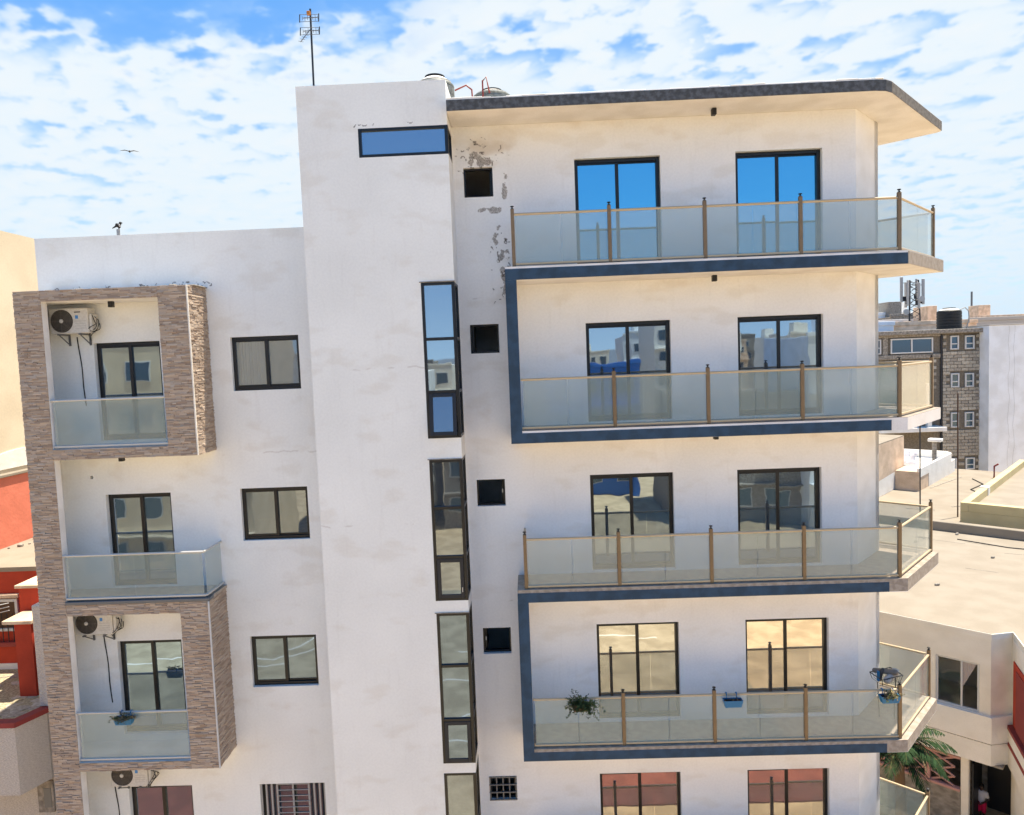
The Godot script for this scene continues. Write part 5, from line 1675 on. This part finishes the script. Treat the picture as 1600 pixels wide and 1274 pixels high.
# ------------------------------------------------------------------ open ground before the building
func make_ground():
	structure("ground", boxm(Vector3(-500, GROUND - 0.5, -500), Vector3(500, GROUND, 500)), M.sand)
	structure("ball_court", boxm(Vector3(-24, GROUND, 11), Vector3(9, GROUND + 0.05, 30)), M.court_concrete)
	structure("red_path", boxm(Vector3(-24, GROUND, 6.6), Vector3(-6.5, GROUND + 0.05, 10.95)), M.court_red)
	structure("red_path", boxm(Vector3(0.8, GROUND, 6.6), Vector3(16, GROUND + 0.05, 10.95)), M.court_red)
	var y := GROUND + 0.054
	var n := 0
	for c in [[-13.5, 21.0, 1.8], [-4.0, 16.2, 1.8], [-13.5, 21.0, 2.6]]:
		var mb := MB.new()
		for q in 48:
			var a := TAU * q / 48; var b := TAU * (q + 1) / 48
			var r0: float = c[2] - 0.05; var r1: float = c[2] + 0.05
			var o := Vector3(c[0], y, c[1])
			mb.face(o + Vector3(cos(a) * r0, 0, sin(a) * r0), o + Vector3(cos(a) * r1, 0, sin(a) * r1), o + Vector3(cos(b) * r1, 0, sin(b) * r1), o + Vector3(cos(b) * r0, 0, sin(b) * r0), Vector3.UP)
		structure("court_marking", mb.done(), M.line_white)
	for q in [[-22, 12.5, 6, 12.6], [-22, 28.5, 6, 28.6], [-8.5, 12.6, -8.4, 28.5], [-22, 18.9, -15.3, 19.0], [-4.0, 20.2, 6, 20.3]]:
		structure("court_marking", boxm(Vector3(q[0], y - 0.002, q[1]), Vector3(q[2], y, q[3])), M.line_white)

func _ready():
	rng.seed = 7
	# ---- camera
	var cam := Camera3D.new()
	cam.name = "camera"
	cam.fov = 59.83
	cam.near = 0.1
	cam.far = 2000.0
	add_child(cam)
	cam.position = Vector3(0, 13.0, 14.8)
	cam.rotation = Vector3(-0.06914, 0.02379, -0.03897)
	cam.current = true
	# ---- sky and exposure
	var env := Environment.new()
	env.background_mode = Environment.BG_SKY
	var sky := Sky.new()
	sky.sky_material = make_sky()
	env.sky = sky
	env.tonemap_mode = Environment.TONE_MAPPER_LINEAR
	env.tonemap_exposure = 2.32
	env.sdfgi_enabled = true
	env.ssao_enabled = true
	env.ssil_enabled = true
	var we := WorldEnvironment.new()
	we.name = "world_environment"
	we.environment = env
	add_child(we)
	# ---- sun: high, from the right and a little behind the facade
	var sun := DirectionalLight3D.new()
	sun.name = "sun"
	sun.light_energy = 1.46
	sun.light_color = Color(1.0, 0.955, 0.88)
	sun.light_angular_distance = 0.53
	sun.shadow_enabled = true
	add_child(sun)
	sun.basis = Basis.looking_at(-Vector3(0.26, 1.0, -0.115).normalized(), Vector3.FORWARD)
	make_materials()
	print("materials")
	make_ground()
	make_building()
	print("building")
	make_right()
	make_left()
	make_town()
	print("surroundings")
	# ---- small things
	air_conditioner(Vector3(-9.78, 13.86, 0.36), "white outdoor air conditioner unit under the top stone-clad bay")
	air_conditioner(Vector3(-9.78, 7.50, 0.36), "white outdoor air conditioner unit in the lower stone-clad bay above the planter")
	air_conditioner(Vector3(-9.28, 4.14, 0.36), "white outdoor air conditioner unit below the lowest stone-clad bay")
	drain_hose(Vector3(-9.45, 13.80, 0.0), 1.45, "thin dark hose hanging on the wall in the top stone-clad bay")
	drain_hose(Vector3(-9.40, 7.45, 0.0), 1.6, "thin dark hose hanging on the wall in the lower stone-clad bay")
	drain_hose(Vector3(-9.42, 4.05, 0.0), 1.5, "thin dark hose hanging on the wall below the lowest bay")
	planter(Vector3(0.83, 6.11, 0.965), "trailing", "leafy green trailing plant in a planter on the bronze rail")
	planter(Vector3(3.84, 6.11, 0.965), "empty", "small blue planter with dry leaves hung on the bronze rail")
	planter(Vector3(6.93, 6.11, 0.965), "dry", "blue planter with straggly plants on the rail below the wire rack")
	planter(Vector3(-8.54, 6.02, 0.835), "dry", "planter of dry stems on the silver rail of the lower stone-clad bay")
	make_antenna()
	water_tank(Vector3(-1.80, 17.93, -1.25), 0.42, 1.32, M.tank_grey, "grey roof water tank with black lid half hidden by the stair tower")
	water_tank(Vector3(-0.55, 17.93, -1.0), 0.42, 0.87, M.tank_grey, "roof water tank with black lid behind the eaves of the main roof")
	pipe("water_pipe", [Vector3(-1.35, 18.85, -1.0), Vector3(-1.1, 18.95, -1.0), Vector3(-0.98, 18.85, -1.0), Vector3(-0.95, 17.95, -1.0)], 0.018, M.copper_pipe, "reddish pipe bending from the half hidden water tank", "pipe", "reddish water pipes on the roof")
	pipe("water_pipe", [Vector3(-0.72, 18.0, -0.55), Vector3(-0.72, 18.85, -0.55), Vector3(-0.64, 18.93, -0.55), Vector3(-0.58, 18.6, -0.55)], 0.018, M.copper_pipe, "reddish pipe hooked over the water tank behind the eaves", "pipe", "reddish water pipes on the roof")
	pipe("vent_pipe", [Vector3(-8.75, 15.6, -0.6), Vector3(-8.75, 16.12, -0.6)], 0.035, M.panel_grey, "short grey pipe rising above the left parapet", "pipe")
	bird(Vector3(-8.74, 16.12, -0.6), 0.2, false, "dark bird perched on the short grey pipe")
	bird(Vector3(-16.2, 22.2, -15.0), 0.4, true, "dark bird gliding with spread wings in the sky")
	make_rack()
	print("small things")
	make_palm(Vector3(9.95, GROUND + 0.1, -4.4))
	person(Vector3(13.05, GROUND, -5.75), -0.75, 1.22, "young person in white shirt and magenta shorts standing in the dark doorway", M.white_cloth, M.magenta_cloth, "stand")
	person(Vector3(-18.8, GROUND + 0.05, 22.5), 1.2, 1.75, "person in blue walking across the ball court", M.blue_cloth, M.blue_cloth, "stride")
	person(Vector3(-11.0, GROUND + 0.05, 22.2), 2.2, 1.75, "person in dark clothes standing on the ball court", M.dark_cloth, M.dark_cloth, "stride")
	print("done")

func make_rack():
	# folding wire rack hung inside the corner of the fourth balcony
	var t := thing("wire_rack", "black wire basket rack with clutter at the corner of the glass balcony", "rack", Vector3(7.12, 6.26, 0.55), 0.35)
	t.scale = Vector3.ONE * 0.8
	var mb: MB
	var c := [Vector3(-0.38, 0, 0.22), Vector3(0.30, 0, 0.22), Vector3(0.38, 0, -0.25), Vector3(-0.30, 0, -0.25)]
	for k in 4:
		mb = MB.new()
		mb.tube([c[k], c[(k + 1) % 4]], 0.012, 6)
		part(t, "rim", mb.done(), M.dark_steel)
		mb = MB.new()
		mb.tube([c[k], c[k] * 0.85 + Vector3(0, -0.16, 0)], 0.008, 5)
		part(t, "upright", mb.done(), M.dark_steel)
	for k in 9:
		var w := k / 8.0
		mb = MB.new()
		mb.tube([c[0].lerp(c[1], w), c[0].lerp(c[1], w) * 0.85 + Vector3(0, -0.16, 0), c[3].lerp(c[2], w) * 0.85 + Vector3(0, -0.16, 0), c[3].lerp(c[2], w)], 0.005, 4)
		part(t, "wire", mb.done(), M.dark_steel)
	for s in [-1.0, 1.0]:
		mb = MB.new()
		mb.tube([Vector3(0.3 * s, -0.16, 0), Vector3(0.12 * s, -1.16, 0.12 * s)], 0.012, 6)
		part(t, "leg", mb.done(), M.dark_steel)
	var cl := thing("grey_cushion", "rolled grey cloth lying in the wire rack", "cloth", Vector3(7.20, 6.18, 0.55), 0.8)
	part(cl, "cloth", flesh([[Vector3(-0.22, 0.02, 0), Vector3(0.2, 0.05, 0.02), 0.07, 0.085]], 0.025, 0.05), M.panel_grey)
	var c2 := thing("rolled_cloth", "second darker rolled cloth lying across the grey one in the wire rack", "cloth", Vector3(7.1, 6.26, 0.5), -0.5)
	part(c2, "cloth", flesh([[Vector3(-0.18, 0.02, 0), Vector3(0.2, 0.06, 0.03), 0.05, 0.06]], 0.02, 0.04), M.fan_grille)
	var sh := thing("shoe", "dark shoe standing on end in the wire rack", "shoe", Vector3(6.98, 6.14, 0.55), 0.5)
	part(sh, "upper", flesh([[Vector3(0, 0.02, 0), Vector3(0.03, 0.16, 0), 0.045, 0.04], [Vector3(0.03, 0.16, 0), Vector3(0.07, 0.22, 0.02), 0.04, 0.028]], 0.018, 0.03), M.fan_dark)
	part(sh, "sole", boxm(Vector3(-0.06, -0.02, -0.03), Vector3(-0.035, 0.2, 0.03), 0.01), M.planter_blue)
